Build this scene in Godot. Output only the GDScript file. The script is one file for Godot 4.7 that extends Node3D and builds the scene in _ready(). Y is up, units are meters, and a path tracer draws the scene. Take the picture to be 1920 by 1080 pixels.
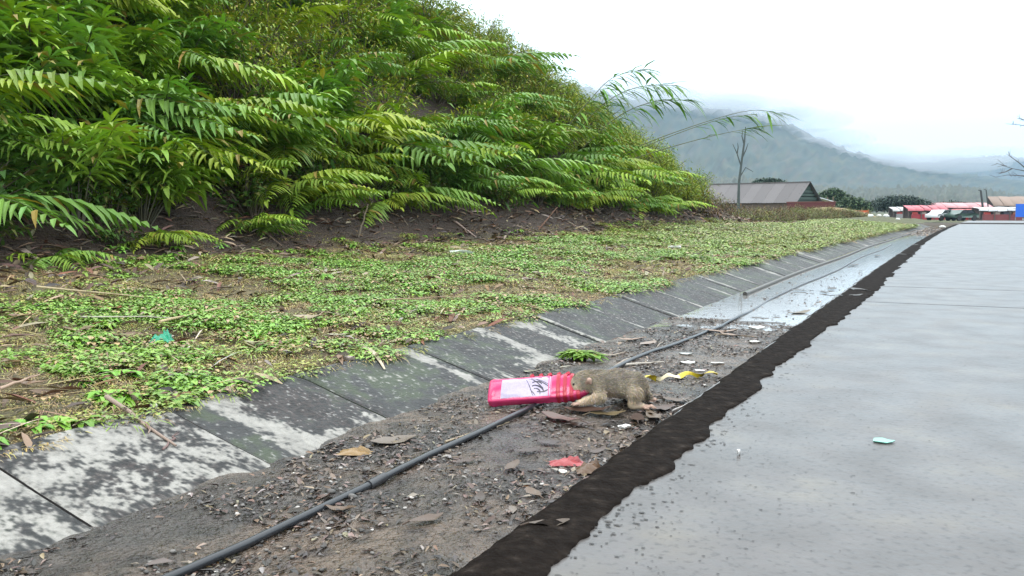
extends Node3D
# y is up, the road surface is y = 0, the road runs along -z, the drain lies on its left (-x).

const EYE := 0.62
const FOCAL := 1700.0          # pixels of the 1920 wide photograph
const PITCH := -4.8752
const YAW := 25.9415
const RIM := -0.76             # road edge
const FOOT := -1.78            # foot of the sloping drain wall
const TOP := -2.22             # top of the sloping drain wall

var rng := RandomNumberGenerator.new()
var nz := FastNoiseLite.new()
var taken := {}
var cam: Camera3D

# ---------------------------------------------------------------- helpers
func noise(x: float, y: float, f := 1.0, seed_shift := 0.0) -> float:
	return nz.get_noise_3d(x * f * 100.0, y * f * 100.0, seed_shift * 731.7)

func sstep(a: float, b: float, x: float) -> float:
	return smoothstep(a, b, x)

func bend(z: float) -> float:
	return 0.00047 * pow(maxf(-z - 5.0, 0.0), 2.0) if z > -60.0 else 1.42 + (-z - 60.0) * 0.04

func bank_on(z: float) -> float:
	return sstep(-29.5, -22.0, z)

func height(x: float, z: float) -> float:
	var u := x - bend(z)
	if u > RIM: return 0.0
	if u > FOOT: return floor_height(u, z)
	if u > TOP: return lerpf(-0.13, -0.01, (FOOT - u) / (FOOT - TOP))
	var v := TOP - u
	var b := bank_on(z)
	var h := -0.012 + 0.105 * minf(v, 2.9) * lerpf(0.75, 1.0, b)
	h += noise(x, z, 0.007) * 0.06 * sstep(0.05, 0.8, v) + noise(x, z, 0.03, 3.0) * 0.02 * sstep(0.02, 0.3, v)
	if v > 2.9:
		h += b * (minf(v - 2.9, 0.6) * 0.55 + maxf(v - 3.5, 0.0) * 0.84 * sstep(-36.0, -18.0, z)) * (1.0 if v < 9.5 else 1.0)
		h = minf(h, 4.7 + 0.2 * noise(x, z, 0.004))
		h -= (1.0 - b) * sstep(3.0, 18.0, v) * 0.5
	if v > 60.0: h = lerpf(h, -0.6, sstep(60.0, 120.0, v))
	return h

func floor_height(u: float, z: float) -> float:
	var wet := sstep(-5.2, -7.0, z) * (1.0 - sstep(-29.0, -36.0, z))
	var side := sstep(-1.50, -1.78, u)
	var h := -0.124 - 0.026 * wet - 0.004 * side
	h += noise(u, z, 0.014, 1.0) * 0.02 * (1.0 - 0.5 * wet) + noise(u, z, 0.06, 2.0) * 0.007
	h += 0.035 * exp(-pow(Vector2(u + 1.05, z + 3.3).length() / 0.28, 2.0))
	return h

func ray(px: float, py: float) -> Vector3:
	return (cam.transform.basis * Vector3((px - 960.0) / FOCAL, (540.0 - py) / FOCAL, -1.0)).normalized()

func hit(px: float, py: float) -> Vector3:      # where the line of sight through a pixel meets the ground
	var d := ray(px, py)
	var t := 1.0
	while t < 150.0:
		var p := cam.position + d * t
		if p.y < height(p.x, p.z): break
		t += 0.01 + t * 0.004
	var lo := t - 0.02 - t * 0.005
	for i in 14:
		var m := (lo + t) * 0.5
		var p := cam.position + d * m
		if p.y < height(p.x, p.z): t = m
		else: lo = m
	var q := cam.position + d * t
	q.y = height(q.x, q.z)
	return q

func along(px: float, py: float, depth: float) -> Vector3:   # point at a chosen forward distance
	return cam.position + cam.transform.basis * Vector3((px - 960.0) / FOCAL, (540.0 - py) / FOCAL, -1.0) * depth

func numbered(n: String) -> String:
	if not taken.has(n):
		taken[n] = 0
		return n
	taken[n] += 1
	return "%s_%03d" % [n, taken[n]]

func tag(o: Node, label: String, category: String, group := "") -> void:
	o.set_meta("label", label)
	o.set_meta("category", category)
	if group != "": o.set_meta("group", group)

func kind(o: Node, k: String) -> void:
	o.set_meta("kind", k)

func thing(called: String, label: String, category: String, at := Vector3.ZERO, turn := 0.0, group := "") -> Node3D:
	var o := Node3D.new()
	o.name = numbered(called)
	add_child(o)
	o.position = at
	o.rotation.y = turn
	tag(o, label, category, group)
	return o

func mi(called: String, mesh: Mesh, m: Material, parent: Node = null) -> MeshInstance3D:
	var o := MeshInstance3D.new()
	o.mesh = mesh
	if m: o.material_override = m
	if parent == null:
		o.name = numbered(called)
		add_child(o)
	else:
		o.name = called
		parent.add_child(o, true)
	return o

func begin() -> SurfaceTool:
	var st := SurfaceTool.new()
	st.begin(Mesh.PRIMITIVE_TRIANGLES)
	return st

func done(st: SurfaceTool) -> ArrayMesh:
	st.generate_normals()
	return st.commit()

func lin(r: float, g: float, b: float) -> Color:
	return Color(r, g, b).linear_to_srgb()

func mat(r: float, g: float, b: float, rough := 0.7, metal := 0.0) -> StandardMaterial3D:
	var m := StandardMaterial3D.new()
	m.albedo_color = lin(r, g, b)
	m.roughness = rough
	m.metallic = metal
	m.cull_mode = BaseMaterial3D.CULL_DISABLED
	return m

func vmat(rough := 0.6, back := 0.0) -> StandardMaterial3D:
	var m := StandardMaterial3D.new()
	m.vertex_color_use_as_albedo = true
	m.roughness = rough
	m.cull_mode = BaseMaterial3D.CULL_DISABLED
	if back > 0.0:
		m.backlight_enabled = true
		m.backlight = Color(back * 0.9, back, back * 0.35)
	return m

func noise_tex(freq: float, oct: int, ramp: Array, size := 512, seed := 1, normal := false, bump := 4.0, type := FastNoiseLite.TYPE_SIMPLEX_SMOOTH) -> NoiseTexture2D:
	var n := FastNoiseLite.new()
	n.noise_type = type
	n.frequency = freq
	n.fractal_octaves = oct
	n.seed = seed
	var t := NoiseTexture2D.new()
	t.width = size
	t.height = size
	t.seamless = true
	t.noise = n
	if normal:
		t.as_normal_map = true
		t.bump_strength = bump
	elif ramp.size() > 0:
		var g := Gradient.new()
		g.offsets = PackedFloat32Array(ramp.map(func(e): return e[0]))
		g.colors = PackedColorArray(ramp.map(func(e): return e[1]))
		t.color_ramp = g
	return t

func grey(v: float) -> Color:
	return Color(v, v, v)

func tri(st: SurfaceTool, a: Vector3, b: Vector3, c: Vector3) -> void:
	st.add_vertex(a); st.add_vertex(b); st.add_vertex(c)

func quad(st: SurfaceTool, a: Vector3, b: Vector3, c: Vector3, d: Vector3) -> void:
	tri(st, a, b, c); tri(st, a, c, d)

func box(st: SurfaceTool, c: Vector3, s: Vector3, b := Basis.IDENTITY) -> void:
	st.set_smooth_group(-1)
	var h := s * 0.5
	var p := []
	for i in 8:
		p.append(c + b * Vector3(h.x if i & 1 else -h.x, h.y if i & 2 else -h.y, h.z if i & 4 else -h.z))
	for f in [[0, 1, 3, 2], [5, 4, 6, 7], [4, 0, 2, 6], [1, 5, 7, 3], [2, 3, 7, 6], [4, 5, 1, 0]]:
		quad(st, p[f[0]], p[f[3]], p[f[2]], p[f[1]])

func frame_of(d: Vector3) -> Basis:
	var y := d.normalized()
	var x := y.cross(Vector3.UP if absf(y.y) < 0.95 else Vector3.RIGHT).normalized()
	return Basis(x, y, x.cross(y))

func tube(st: SurfaceTool, pts: Array, radii: Array, sides := 7, cap := true) -> void:
	var rings := []
	for i in pts.size():
		var d: Vector3 = (pts[mini(i + 1, pts.size() - 1)] - pts[maxi(i - 1, 0)])
		var b := frame_of(d)
		var r: float = radii[mini(i, radii.size() - 1)]
		var ring := []
		for s in sides:
			var a := TAU * s / sides
			ring.append(pts[i] + (b.x * cos(a) + b.z * sin(a)) * r)
		rings.append(ring)
	st.set_smooth_group(0)
	for i in pts.size() - 1:
		for s in sides:
			var n := (s + 1) % sides
			quad(st, rings[i][s], rings[i + 1][s], rings[i + 1][n], rings[i][n])
	if cap:
		st.set_smooth_group(-1)
		for e in [0, pts.size() - 1]:
			for s in range(1, sides - 1):
				tri(st, rings[e][0], rings[e][s], rings[e][s + 1])
	st.set_smooth_group(-1)

# one lance-shaped leaf, folded along its midrib and drooping
func leaf(st: SurfaceTool, base: Vector3, dir: Vector3, up: Vector3, length: float, width: float, droop: float, col: Color, fold := 0.25, fine := true) -> void:
	var side := dir.cross(up)
	if side.length() < 0.01: side = dir.cross(Vector3.RIGHT)
	side = side.normalized()
	var nrm := side.cross(dir).normalized()
	var ts := [0.0, 0.3, 0.68, 1.0] if fine else [0.0, 0.45, 1.0]
	var ws := [0.08, 1.0, 0.72, 0.0] if fine else [0.05, 1.0, 0.0]
	var m := []
	var l := []
	var r := []
	for i in ts.size():
		var t: float = ts[i]
		var w: float = ws[i] * width * 0.5
		var p := base + dir * (length * t * (1.0 - 0.25 * droop * t)) + Vector3.DOWN * (droop * length * t * t)
		m.append(p)
		l.append(p - side * w + nrm * w * fold)
		r.append(p + side * w + nrm * w * fold)
	st.set_color(col)
	for i in ts.size() - 1:
		if i == ts.size() - 2:
			tri(st, m[i], l[i], m[i + 1]); tri(st, m[i], m[i + 1], r[i])
		elif i == 0:
			tri(st, m[0], l[1], m[1]); tri(st, m[0], m[1], r[1])
		else:
			quad(st, m[i], l[i], l[i + 1], m[i + 1]); quad(st, m[i], m[i + 1], r[i + 1], r[i])

func vary(c: Color, a := 0.2) -> Color:
	var k := 1.0 + rng.randf_range(-a, a)
	return Color(c.r * k * (1.0 + rng.randf_range(-a, a) * 0.5), c.g * k, c.b * k * (1.0 + rng.randf_range(-a, a)))

func lump(r: Vector3, sides := 8, rings := 5, rough := 0.2) -> ArrayMesh:
	var st := begin()
	var p := []
	for i in rings + 1:
		var row := []
		for s in sides:
			var th := PI * i / rings
			var ph := TAU * s / sides
			var d := Vector3(sin(th) * cos(ph), cos(th), sin(th) * sin(ph))
			var k := 1.0
			if i > 0 and i < rings: k += rng.randf_range(-rough, rough)
			row.append(d * k * r)
		p.append(row)
	st.set_smooth_group(0)
	for i in rings:
		for s in sides:
			var n := (s + 1) % sides
			if i > 0: tri(st, p[i][s], p[i][n], p[i + 1][n])
			if i < rings - 1: tri(st, p[i][s], p[i + 1][n], p[i + 1][s])
	return done(st)

# ---------------------------------------------------------------- main
func _ready() -> void:
	rng.seed = 7411
	nz.noise_type = FastNoiseLite.TYPE_SIMPLEX_SMOOTH
	nz.frequency = 1.0
	nz.fractal_octaves = 3
	nz.seed = 5

	cam = Camera3D.new()
	cam.name = "camera"
	cam.position = Vector3(0, EYE, 0)
	cam.rotation_degrees = Vector3(PITCH, YAW, 0)
	cam.fov = rad_to_deg(2.0 * atan(540.0 / FOCAL))
	cam.near = 0.05
	cam.far = 9000.0
	cam.current = true
	add_child(cam)

	var env := Environment.new()
	env.background_mode = Environment.BG_SKY
	var sm := ProceduralSkyMaterial.new()
	sm.sky_top_color = Color(0.975, 0.99, 1.0)
	sm.sky_horizon_color = Color(0.615, 0.672, 0.70)
	sm.sky_curve = 0.6
	sm.ground_bottom_color = Color(0.35, 0.35, 0.33)
	sm.ground_horizon_color = Color(0.615, 0.672, 0.70)
	sm.sun_angle_max = 0.0
	sm.sky_energy_multiplier = 2.0
	var sky := Sky.new()
	sky.sky_material = sm
	env.sky = sky
	env.tonemap_mode = Environment.TONE_MAPPER_LINEAR
	env.tonemap_exposure = 0.84
	env.fog_enabled = true
	env.fog_density = 0.00025
	env.fog_light_color = Color(0.72, 0.86, 0.97)
	env.volumetric_fog_enabled = true
	env.volumetric_fog_density = 0.0
	env.sdfgi_enabled = true
	env.ssao_enabled = true
	env.ssil_enabled = true
	var we := WorldEnvironment.new()
	we.name = "environment"
	we.environment = env
	add_child(we)

	var sun := DirectionalLight3D.new()
	sun.name = "sun"
	sun.light_energy = 0.5
	sun.light_angular_distance = 25.0
	sun.light_color = Color(1.0, 0.985, 0.96)
	sun.shadow_enabled = true
	sun.rotation_degrees = Vector3(-62, -20, 0)
	add_child(sun)

	build_ground()
	build_road()
	build_ditch()
	build_hills()
	build_mist()
	build_verge()
	build_bank_plants()
	build_far()
	build_litter()
	build_bottle()
	build_monkey()

# ---------------------------------------------------------------- setting
func build_ground() -> void:
	rng.seed = 4100
	var us := [-1500.0, -500.0, -150.0, -80.0, -40.0, -25.0, -18.0, -14.0, -12.0]
	var u := -11.0
	while u < -6.0:
		us.append(u); u += 0.4
	while u < -5.0:
		us.append(u); u += 0.12
	while u < TOP - 0.03:
		us.append(u); u += 0.13
	us.append_array([TOP - 0.012, TOP + 0.0, -1.5, RIM, 2.0, 5.4, 5.6, 9.0, 20.0, 60.0, 200.0, 700.0, 1800.0])
	var zs := []
	var z := 9.0
	while z > -30.0:
		zs.append(z); z -= 0.2
	while z > -3200.0:
		zs.append(z); z -= 0.2 + (-z - 30.0) * 0.08 + 0.3
	var st := begin()
	st.set_smooth_group(0)
	var P := []
	var C := []
	for zz in zs:
		var row := PackedVector3Array()
		var cr := PackedColorArray()
		for k in us.size():
			var uu: float = us[k]
			var x: float = uu + bend(zz)
			var y := -0.30
			if uu <= TOP - 0.011: y = height(x, zz)
			elif uu > 5.5: y = -0.03
			if zz < -62.0: y = lerpf(y, -0.36, sstep(-62.0, -66.0, zz))
			row.append(Vector3(x, y, zz))
			var v := TOP - uu
			var n1 := noise(x, zz, 0.012, 5.0)
			var n2 := noise(x, zz, 0.05, 6.0)
			var olive := Color(0.13, 0.11, 0.05)
			var straw := Color(0.22, 0.165, 0.08)
			var earth := Color(0.06, 0.04, 0.028)
			var c := olive.lerp(straw, clampf(0.4 + n1 * 1.3 + n2 * 0.8, 0.0, 1.0))
			c = c.lerp(earth, clampf(n2 * 1.5 + n1 - 0.15, 0.0, 1.0))
			if v > 2.6: c = c.lerp(earth.lerp(Color(0.06, 0.035, 0.022), clampf(0.5 + n2, 0.0, 1.0)), sstep(2.6, 2.95, v + n2 * 0.4) * bank_on(zz))
			if zz < -24.0 or v > 12.0: c = c.lerp(Color(0.12, 0.14, 0.05), 0.7 * maxf(1.0 - bank_on(zz), sstep(12.0, 20.0, v)))
			if uu > TOP and zz < -62.0: c = Color(0.19, 0.17, 0.15)
			cr.append(c)
		P.append(row)
		C.append(cr)
	for i in zs.size() - 1:
		for k in us.size() - 1:
			for q in [[i, k], [i + 1, k], [i + 1, k + 1], [i, k], [i + 1, k + 1], [i, k + 1]]:
				st.set_color(C[q[0]][q[1]])
				st.add_vertex(P[q[0]][q[1]])
	st.index()
	var m := vmat(0.85)
	m.albedo_texture = noise_tex(0.03, 5, [[0.0, grey(0.55)], [0.5, grey(0.85)], [1.0, grey(1.0)]], 512, 3)
	m.normal_enabled = true
	m.normal_texture = noise_tex(0.05, 5, [], 512, 4, true, 12.0)
	m.uv1_triplanar = true
	m.uv1_world_triplanar = true
	m.uv1_scale = Vector3(1.3, 1.3, 1.3)
	var g := mi("ground", done(st), m)
	kind(g, "structure")

func build_road() -> void:
	rng.seed = 4137
	var root := Node3D.new()
	root.name = "road"
	add_child(root)
	kind(root, "structure")
	var m := StandardMaterial3D.new()
	m.albedo_color = Color(1, 1, 1)
	m.albedo_texture = noise_tex(0.006, 6, [[0.0, lin(0.082, 0.076, 0.072)], [0.40, lin(0.10, 0.093, 0.089)], [0.58, lin(0.112, 0.104, 0.10)], [0.78, lin(0.122, 0.112, 0.103)], [1.0, lin(0.15, 0.134, 0.112)]], 1024, 11)
	m.detail_enabled = true
	m.detail_blend_mode = BaseMaterial3D.BLEND_MODE_MUL
	m.detail_albedo = noise_tex(0.09, 4, [[0.0, grey(0.7)], [0.25, grey(0.86)], [0.36, grey(0.985)], [1.0, grey(1.0)]], 1024, 12)
	m.roughness = 1.0
	m.roughness_texture = noise_tex(0.007, 5, [[0.0, grey(0.27)], [0.45, grey(0.31)], [0.6, grey(0.34)], [1.0, grey(0.40)]], 1024, 13)
	m.normal_enabled = true
	m.normal_scale = 0.09
	m.metallic_specular = 0.36
	m.normal_texture = noise_tex(0.06, 5, [], 1024, 14, true, 5.0)
	m.uv1_triplanar = true
	m.uv1_world_triplanar = true
	m.uv1_scale = Vector3(0.42, 0.42, 0.42)
	var cuts := [3.5, -1.2 + 3.0, -2.6 + 1.0, -6.6, -8.02, -13.2, -18.4, -23.6, -28.8, -34.0, -39.2, -44.4, -49.6, -54.8, -62.0]
	cuts = [4.0, -0.9, -6.6, -8.02, -13.2, -18.4, -23.6, -28.8, -34.0, -39.2, -44.4, -49.6, -54.8, -62.0]
	for i in cuts.size() - 1:
		for lane in 2:
			var z0: float = cuts[i] - 0.014
			var z1: float = cuts[i + 1] + 0.014
			var u0 := RIM if lane == 0 else 2.406
			var u1 := 2.394 if lane == 0 else 5.5
			var st := begin()
			st.set_smooth_group(-1)
			var n := maxi(2, int((z0 - z1) / 0.25))
			var dy := 0.0
			for k in n:
				var za := lerpf(z0, z1, float(k) / n)
				var zb := lerpf(z0, z1, float(k + 1) / n)
				var ea := noise(0.3, za, 0.03, 8.0) * 0.018 if lane == 0 else 0.0
				var eb := noise(0.3, zb, 0.03, 8.0) * 0.018 if lane == 0 else 0.0
				var a0 := Vector3(u0 + ea + bend(za), dy - 0.012, za)
				var b0 := Vector3(u0 + eb + bend(zb), dy - 0.012, zb)
				var a1 := a0 + Vector3(0.014, 0.012, 0)
				var b1 := b0 + Vector3(0.014, 0.012, 0)
				var a2 := Vector3(u1 + bend(za), dy, za)
				var b2 := Vector3(u1 + bend(zb), dy, zb)
				quad(st, a0, b0, b1, a1)
				quad(st, a1, b1, b2, a2)
				quad(st, a0 + Vector3(0, -0.16, 0), b0 + Vector3(0, -0.16, 0), b0, a0)
				quad(st, a2, b2, b2 + Vector3(0, -0.12, 0), a2 + Vector3(0, -0.12, 0))
				if k == 0: quad(st, a1, a2, a2 + Vector3(0, -0.12, 0), a1 + Vector3(0, -0.12, 0))
				if k == n - 1: quad(st, b2, b1, b1 + Vector3(0, -0.12, 0), b2 + Vector3(0, -0.12, 0))
			mi("slab", done(st), m, root)
	for i in range(1, cuts.size() - 1):
		var jz: float = cuts[i]
		var js := begin()
		box(js, Vector3(2.37 + bend(jz), -0.0228, jz), Vector3(6.2, 0.045, 0.027))
		mi("joint", done(js), mat(0.02, 0.019, 0.018, 0.8), root)
	# dark wet mud and algae along the road edge, ragged towards the road
	var mud := StandardMaterial3D.new()
	mud.albedo_texture = noise_tex(0.02, 5, [[0.0, lin(0.008, 0.006, 0.005)], [0.55, lin(0.013, 0.010, 0.0085)], [0.8, lin(0.022, 0.017, 0.014)], [1.0, lin(0.05, 0.042, 0.037)]], 512, 21)
	mud.roughness = 0.72
	mud.metallic_specular = 0.1
	mud.normal_enabled = true
	mud.normal_scale = 0.35
	mud.normal_texture = noise_tex(0.05, 5, [], 512, 22, true, 14.0)
	mud.uv1_triplanar = true
	mud.uv1_world_triplanar = true
	mud.uv1_scale = Vector3(1.7, 1.7, 1.7)
	var ms := begin()
	ms.set_smooth_group(0)
	var rows := []
	var z := 1.0
	while z > -46.0:
		var step := 0.009 + 0.005 * maxf(-z - 1.5, 0.0)
		var w := 0.135 + 0.03 * noise(1.0, z, 0.012, 9.0) + 0.022 * noise(2.0, z, 0.04, 10.0) + 0.009 * noise(2.0, z, 0.16, 13.0)
		w *= lerpf(1.0, 1.5, sstep(-3.5, -7.0, z)) * lerpf(1.0, 0.75, sstep(-12.0, -20.0, z))
		if z > -1.0: w += 0.0
		var l := RIM - 0.006 + 0.012 * noise(3.0, z, 0.06, 11.0) + bend(z)
		var row := [Vector3(l, -0.075, z)]
		for k in 9:
			var t := k / 8.0
			var y := lerpf(-0.016, 0.0022, sstep(0.0, 0.2, t)) + 0.005 * sin(PI * t)
			y += 0.004 * noise(l + t * w, z, 0.12, 12.0) * sin(PI * t)
			row.append(Vector3(l + t * (w + 0.03), y + 0.003, z))
		row.append(Vector3(l + w + 0.032, -0.004, z))
		rows.append(row)
		z -= step
	for i in rows.size() - 1:
		for k in rows[i].size() - 1:
			quad(ms, rows[i][k], rows[i + 1][k], rows[i + 1][k + 1], rows[i][k + 1])
	var strip := mi("mud_strip", done(ms), mud)
	kind(strip, "structure")
	# flecks of the same mud thrown over the concrete beside it
	var fs := begin()
	for k in 5:
		var a := TAU * k / 5.0
		var b := TAU * (k + 1) / 5.0
		tri(fs, Vector3(0, 0.35, 0), Vector3(cos(a), 0, sin(a) * 0.7), Vector3(cos(b), 0, sin(b) * 0.7))
	var xf := []
	var cols := []
	for i in 7000:
		var zz := -0.9 - pow(rng.randf(), 1.6) * 13.0
		var d := pow(rng.randf(), 5.0) * 0.5
		if noise(d, zz, 0.05, 14.0) < -0.05 and rng.randf() < 0.8: continue
		var s := rng.randf_range(0.0012, 0.0062) * (1.3 - minf(d * 4.0, 0.85))
		xf.append(Transform3D(Basis(Vector3.UP, rng.randf() * TAU).scaled(Vector3(s * rng.randf_range(0.7, 2.2), s * 0.6, s)), Vector3(RIM + 0.10 + d + bend(zz), 0.0015, zz)))
		var c := rng.randf_range(0.015, 0.05)
		cols.append(Color(c, c * 0.9, c * 0.82))
	for i in 150:
		var zz := -1.2 - pow(rng.randf(), 1.5) * 16.0
		var s := rng.randf_range(0.0012, 0.0034)
		xf.append(Transform3D(Basis(Vector3.UP, rng.randf() * TAU).scaled(Vector3(s * rng.randf_range(0.8, 2.5), s * 0.8, s)), Vector3(RIM + 0.3 + rng.randf() * 3.6 + bend(zz), 0.0015, zz)))
		var c := rng.randf_range(0.02, 0.07)
		cols.append(Color(c, c * 0.85, c * 0.75))
	stuff("mud_flecks", done(fs), vmat(0.6), xf, cols, "dark mud flecks and grit scattered on the wet road", "grit")

func stuff(called: String, mesh: Mesh, m: Material, xf: Array, cols: Array, label: String, category: String, parent: Node = null) -> MultiMeshInstance3D:
	var mm := MultiMesh.new()
	mm.transform_format = MultiMesh.TRANSFORM_3D
	mm.use_colors = cols.size() > 0
	mm.mesh = mesh
	mm.instance_count = xf.size()
	for i in xf.size():
		mm.set_instance_transform(i, xf[i])
		if cols.size() > 0: mm.set_instance_color(i, cols[i])
	var o := MultiMeshInstance3D.new()
	o.multimesh = mm
	o.material_override = m
	if parent:
		o.name = called
		parent.add_child(o, true)
	else:
		o.name = numbered(called)
		add_child(o)
		tag(o, label, category)
	kind(o, "stuff")
	return o

func panel_texture(idx: int, how: Dictionary) -> ImageTexture:
	var w := 160
	var h := 96
	var im := Image.create(w, h, false, Image.FORMAT_RGB8)
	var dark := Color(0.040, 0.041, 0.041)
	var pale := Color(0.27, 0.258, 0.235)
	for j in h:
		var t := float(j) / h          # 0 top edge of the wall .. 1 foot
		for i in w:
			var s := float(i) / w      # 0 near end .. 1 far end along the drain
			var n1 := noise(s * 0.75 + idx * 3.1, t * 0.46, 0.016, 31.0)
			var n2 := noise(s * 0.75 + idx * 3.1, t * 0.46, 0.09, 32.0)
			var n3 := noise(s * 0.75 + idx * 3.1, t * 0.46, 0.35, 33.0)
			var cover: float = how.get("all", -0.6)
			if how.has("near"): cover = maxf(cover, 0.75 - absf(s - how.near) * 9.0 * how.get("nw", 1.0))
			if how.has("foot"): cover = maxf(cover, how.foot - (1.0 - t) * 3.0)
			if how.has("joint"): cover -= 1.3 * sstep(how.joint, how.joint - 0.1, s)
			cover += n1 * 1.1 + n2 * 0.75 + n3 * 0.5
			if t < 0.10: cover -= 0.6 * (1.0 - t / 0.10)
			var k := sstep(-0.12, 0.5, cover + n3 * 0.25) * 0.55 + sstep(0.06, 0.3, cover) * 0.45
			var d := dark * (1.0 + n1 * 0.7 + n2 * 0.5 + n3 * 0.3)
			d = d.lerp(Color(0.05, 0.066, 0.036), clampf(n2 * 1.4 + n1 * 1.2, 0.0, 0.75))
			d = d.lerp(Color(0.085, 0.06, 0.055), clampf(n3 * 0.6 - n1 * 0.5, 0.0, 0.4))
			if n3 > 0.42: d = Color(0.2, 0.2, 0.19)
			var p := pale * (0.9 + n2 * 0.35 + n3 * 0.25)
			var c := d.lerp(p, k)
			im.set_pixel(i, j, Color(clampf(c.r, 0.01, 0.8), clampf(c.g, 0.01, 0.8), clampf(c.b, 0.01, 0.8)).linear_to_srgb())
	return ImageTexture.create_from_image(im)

func build_ditch() -> void:
	rng.seed = 4174
	var root := Node3D.new()
	root.name = "drain"
	add_child(root)
	kind(root, "structure")
	# sloping wall, one cast panel after another
	var cuts := [1.1, 0.45, -0.2, -0.85, -1.45, -2.06, -2.70, -3.50, -4.22, -4.85, -5.55, -6.3]
	while cuts[-1] > -46.5: cuts.append(cuts[-1] - rng.randf_range(0.66, 0.86))
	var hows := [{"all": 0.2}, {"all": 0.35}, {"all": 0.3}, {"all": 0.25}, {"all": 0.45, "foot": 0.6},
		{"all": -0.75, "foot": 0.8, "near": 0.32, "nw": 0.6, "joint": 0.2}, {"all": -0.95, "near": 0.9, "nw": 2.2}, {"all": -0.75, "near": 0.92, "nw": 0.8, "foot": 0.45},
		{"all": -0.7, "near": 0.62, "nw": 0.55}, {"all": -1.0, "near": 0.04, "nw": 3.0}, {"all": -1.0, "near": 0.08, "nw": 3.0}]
	var nrmt := noise_tex(0.05, 5, [], 512, 41, true, 8.0)
	var mats := []
	for i in 17:
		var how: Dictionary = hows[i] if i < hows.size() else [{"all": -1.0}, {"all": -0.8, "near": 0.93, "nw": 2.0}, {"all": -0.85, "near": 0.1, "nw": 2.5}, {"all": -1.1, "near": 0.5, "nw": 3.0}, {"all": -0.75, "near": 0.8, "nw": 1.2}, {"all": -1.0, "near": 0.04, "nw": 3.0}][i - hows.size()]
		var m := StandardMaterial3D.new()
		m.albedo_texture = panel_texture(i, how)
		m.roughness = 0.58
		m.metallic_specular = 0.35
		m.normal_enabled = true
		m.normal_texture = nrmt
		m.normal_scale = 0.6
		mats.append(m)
	for i in cuts.size() - 1:
		var z0: float = cuts[i] - 0.004
		var z1: float = cuts[i + 1] + 0.004
		var st := begin()
		st.set_smooth_group(-1)
		var dy := rng.randf_range(-0.004, 0.003)
		var tl := rng.randf_range(-0.004, 0.004)
		var prof := [[TOP - 0.03, -0.06, 0.0], [TOP - 0.03, -0.006, 0.0], [TOP - 0.02, 0.0, 0.02], [TOP + 0.05, -0.0125, 0.13], [-2.0, -0.067, 0.5], [FOOT - 0.05, -0.118, 0.9], [FOOT + 0.03, -0.142, 0.99], [FOOT + 0.03, -0.2, 1.0]]
		var n := 6
		var G := []
		for a in n + 1:
			var s := float(a) / n
			var z := lerpf(z0, z1, s)
			var row := []
			for b in prof.size():
				var y: float = prof[b][1] + dy + tl * s
				if b > 1 and b < 6: y += 0.004 * noise(prof[b][0], z, 0.05, 44.0)
				if (a == 0 or a == n) and b > 0 and b < 7: y -= 0.004
				row.append(Vector3(prof[b][0] + bend(z) + (0.008 * noise(1.0, z, 0.05, 45.0) if b < 3 else 0.0), y, z + (0.006 if a == 1 and false else 0.0)))
			G.append(row)
		# pull the second and last-but-one rows to the ends to make a narrow chamfer
		for b in prof.size():
			G[1][b].z = z0 - 0.010
			G[n - 1][b].z = z1 + 0.010
		for a in n:
			for b in prof.size() - 1:
				for q in [[a, b], [a + 1, b], [a + 1, b + 1], [a, b], [a + 1, b + 1], [a, b + 1]]:
					st.set_uv(Vector2((G[q[0]][q[1]].z - z0) / (z1 - z0), prof[q[1]][2]))
					st.add_vertex(G[q[0]][q[1]])
		for e in [0, n]:
			for b in range(1, prof.size() - 1):
				for q in [G[e][0], G[e][b], G[e][b + 1]]:
					st.set_uv(Vector2(0.02, 0.02))
					st.add_vertex(q)
		st.generate_normals()
		st.generate_tangents()
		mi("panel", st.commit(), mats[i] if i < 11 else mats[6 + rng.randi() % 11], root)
	# mud-covered floor
	var st := begin()
	st.set_smooth_group(0)
	var rows := []
	var cols := []
	var z := 1.2
	while z > -47.0:
		var row := []
		var cr := []
		for k in 43:
			var u := lerpf(FOOT - 0.04, RIM + 0.03, k / 42.0)
			var h := floor_height(u, z)
			row.append(Vector3(u + bend(z), h, z))
			var n1 := noise(u, z, 0.02, 51.0)
			var n2 := noise(u, z, 0.09, 52.0)
			var c := Color(0.072, 0.062, 0.054).lerp(Color(0.16, 0.115, 0.083), clampf(0.3 + n1 * 1.2 + 0.6 * sstep(0.08, 0.2, noise(u * 0.6, z, 0.012, 56.0) + 0.12 * n2), 0.0, 1.0))
			c = c.lerp(Color(0.022, 0.017, 0.014), clampf(n2 * 1.4 + 0.18, 0.0, 0.9))
			cr.append(c)
		rows.append(row)
		cols.append(cr)
		z -= 0.024 if z > -6.0 else 0.05 if z > -12.0 else 0.15
	for i in rows.size() - 1:
		for k in 42:
			for q in [[i, k], [i + 1, k], [i + 1, k + 1], [i, k], [i + 1, k + 1], [i, k + 1]]:
				st.set_color(cols[q[0]][q[1]])
				st.add_vertex(rows[q[0]][q[1]])
	st.index()
	var m := vmat(0.5)
	m.roughness = 1.0
	m.roughness_texture = noise_tex(0.02, 4, [[0.0, grey(0.12)], [0.5, grey(0.34)], [1.0, grey(0.65)]], 512, 53)
	m.albedo_texture = noise_tex(0.04, 5, [[0.0, grey(0.5)], [0.5, grey(0.9)], [1.0, grey(1.0)]], 512, 54)
	m.normal_enabled = true
	m.normal_texture = noise_tex(0.06, 5, [], 512, 55, true, 12.0)
	m.uv1_triplanar = true
	m.uv1_world_triplanar = true
	m.uv1_scale = Vector3(1.9, 1.9, 1.9)
	mi("floor", done(st), m, root)
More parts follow.
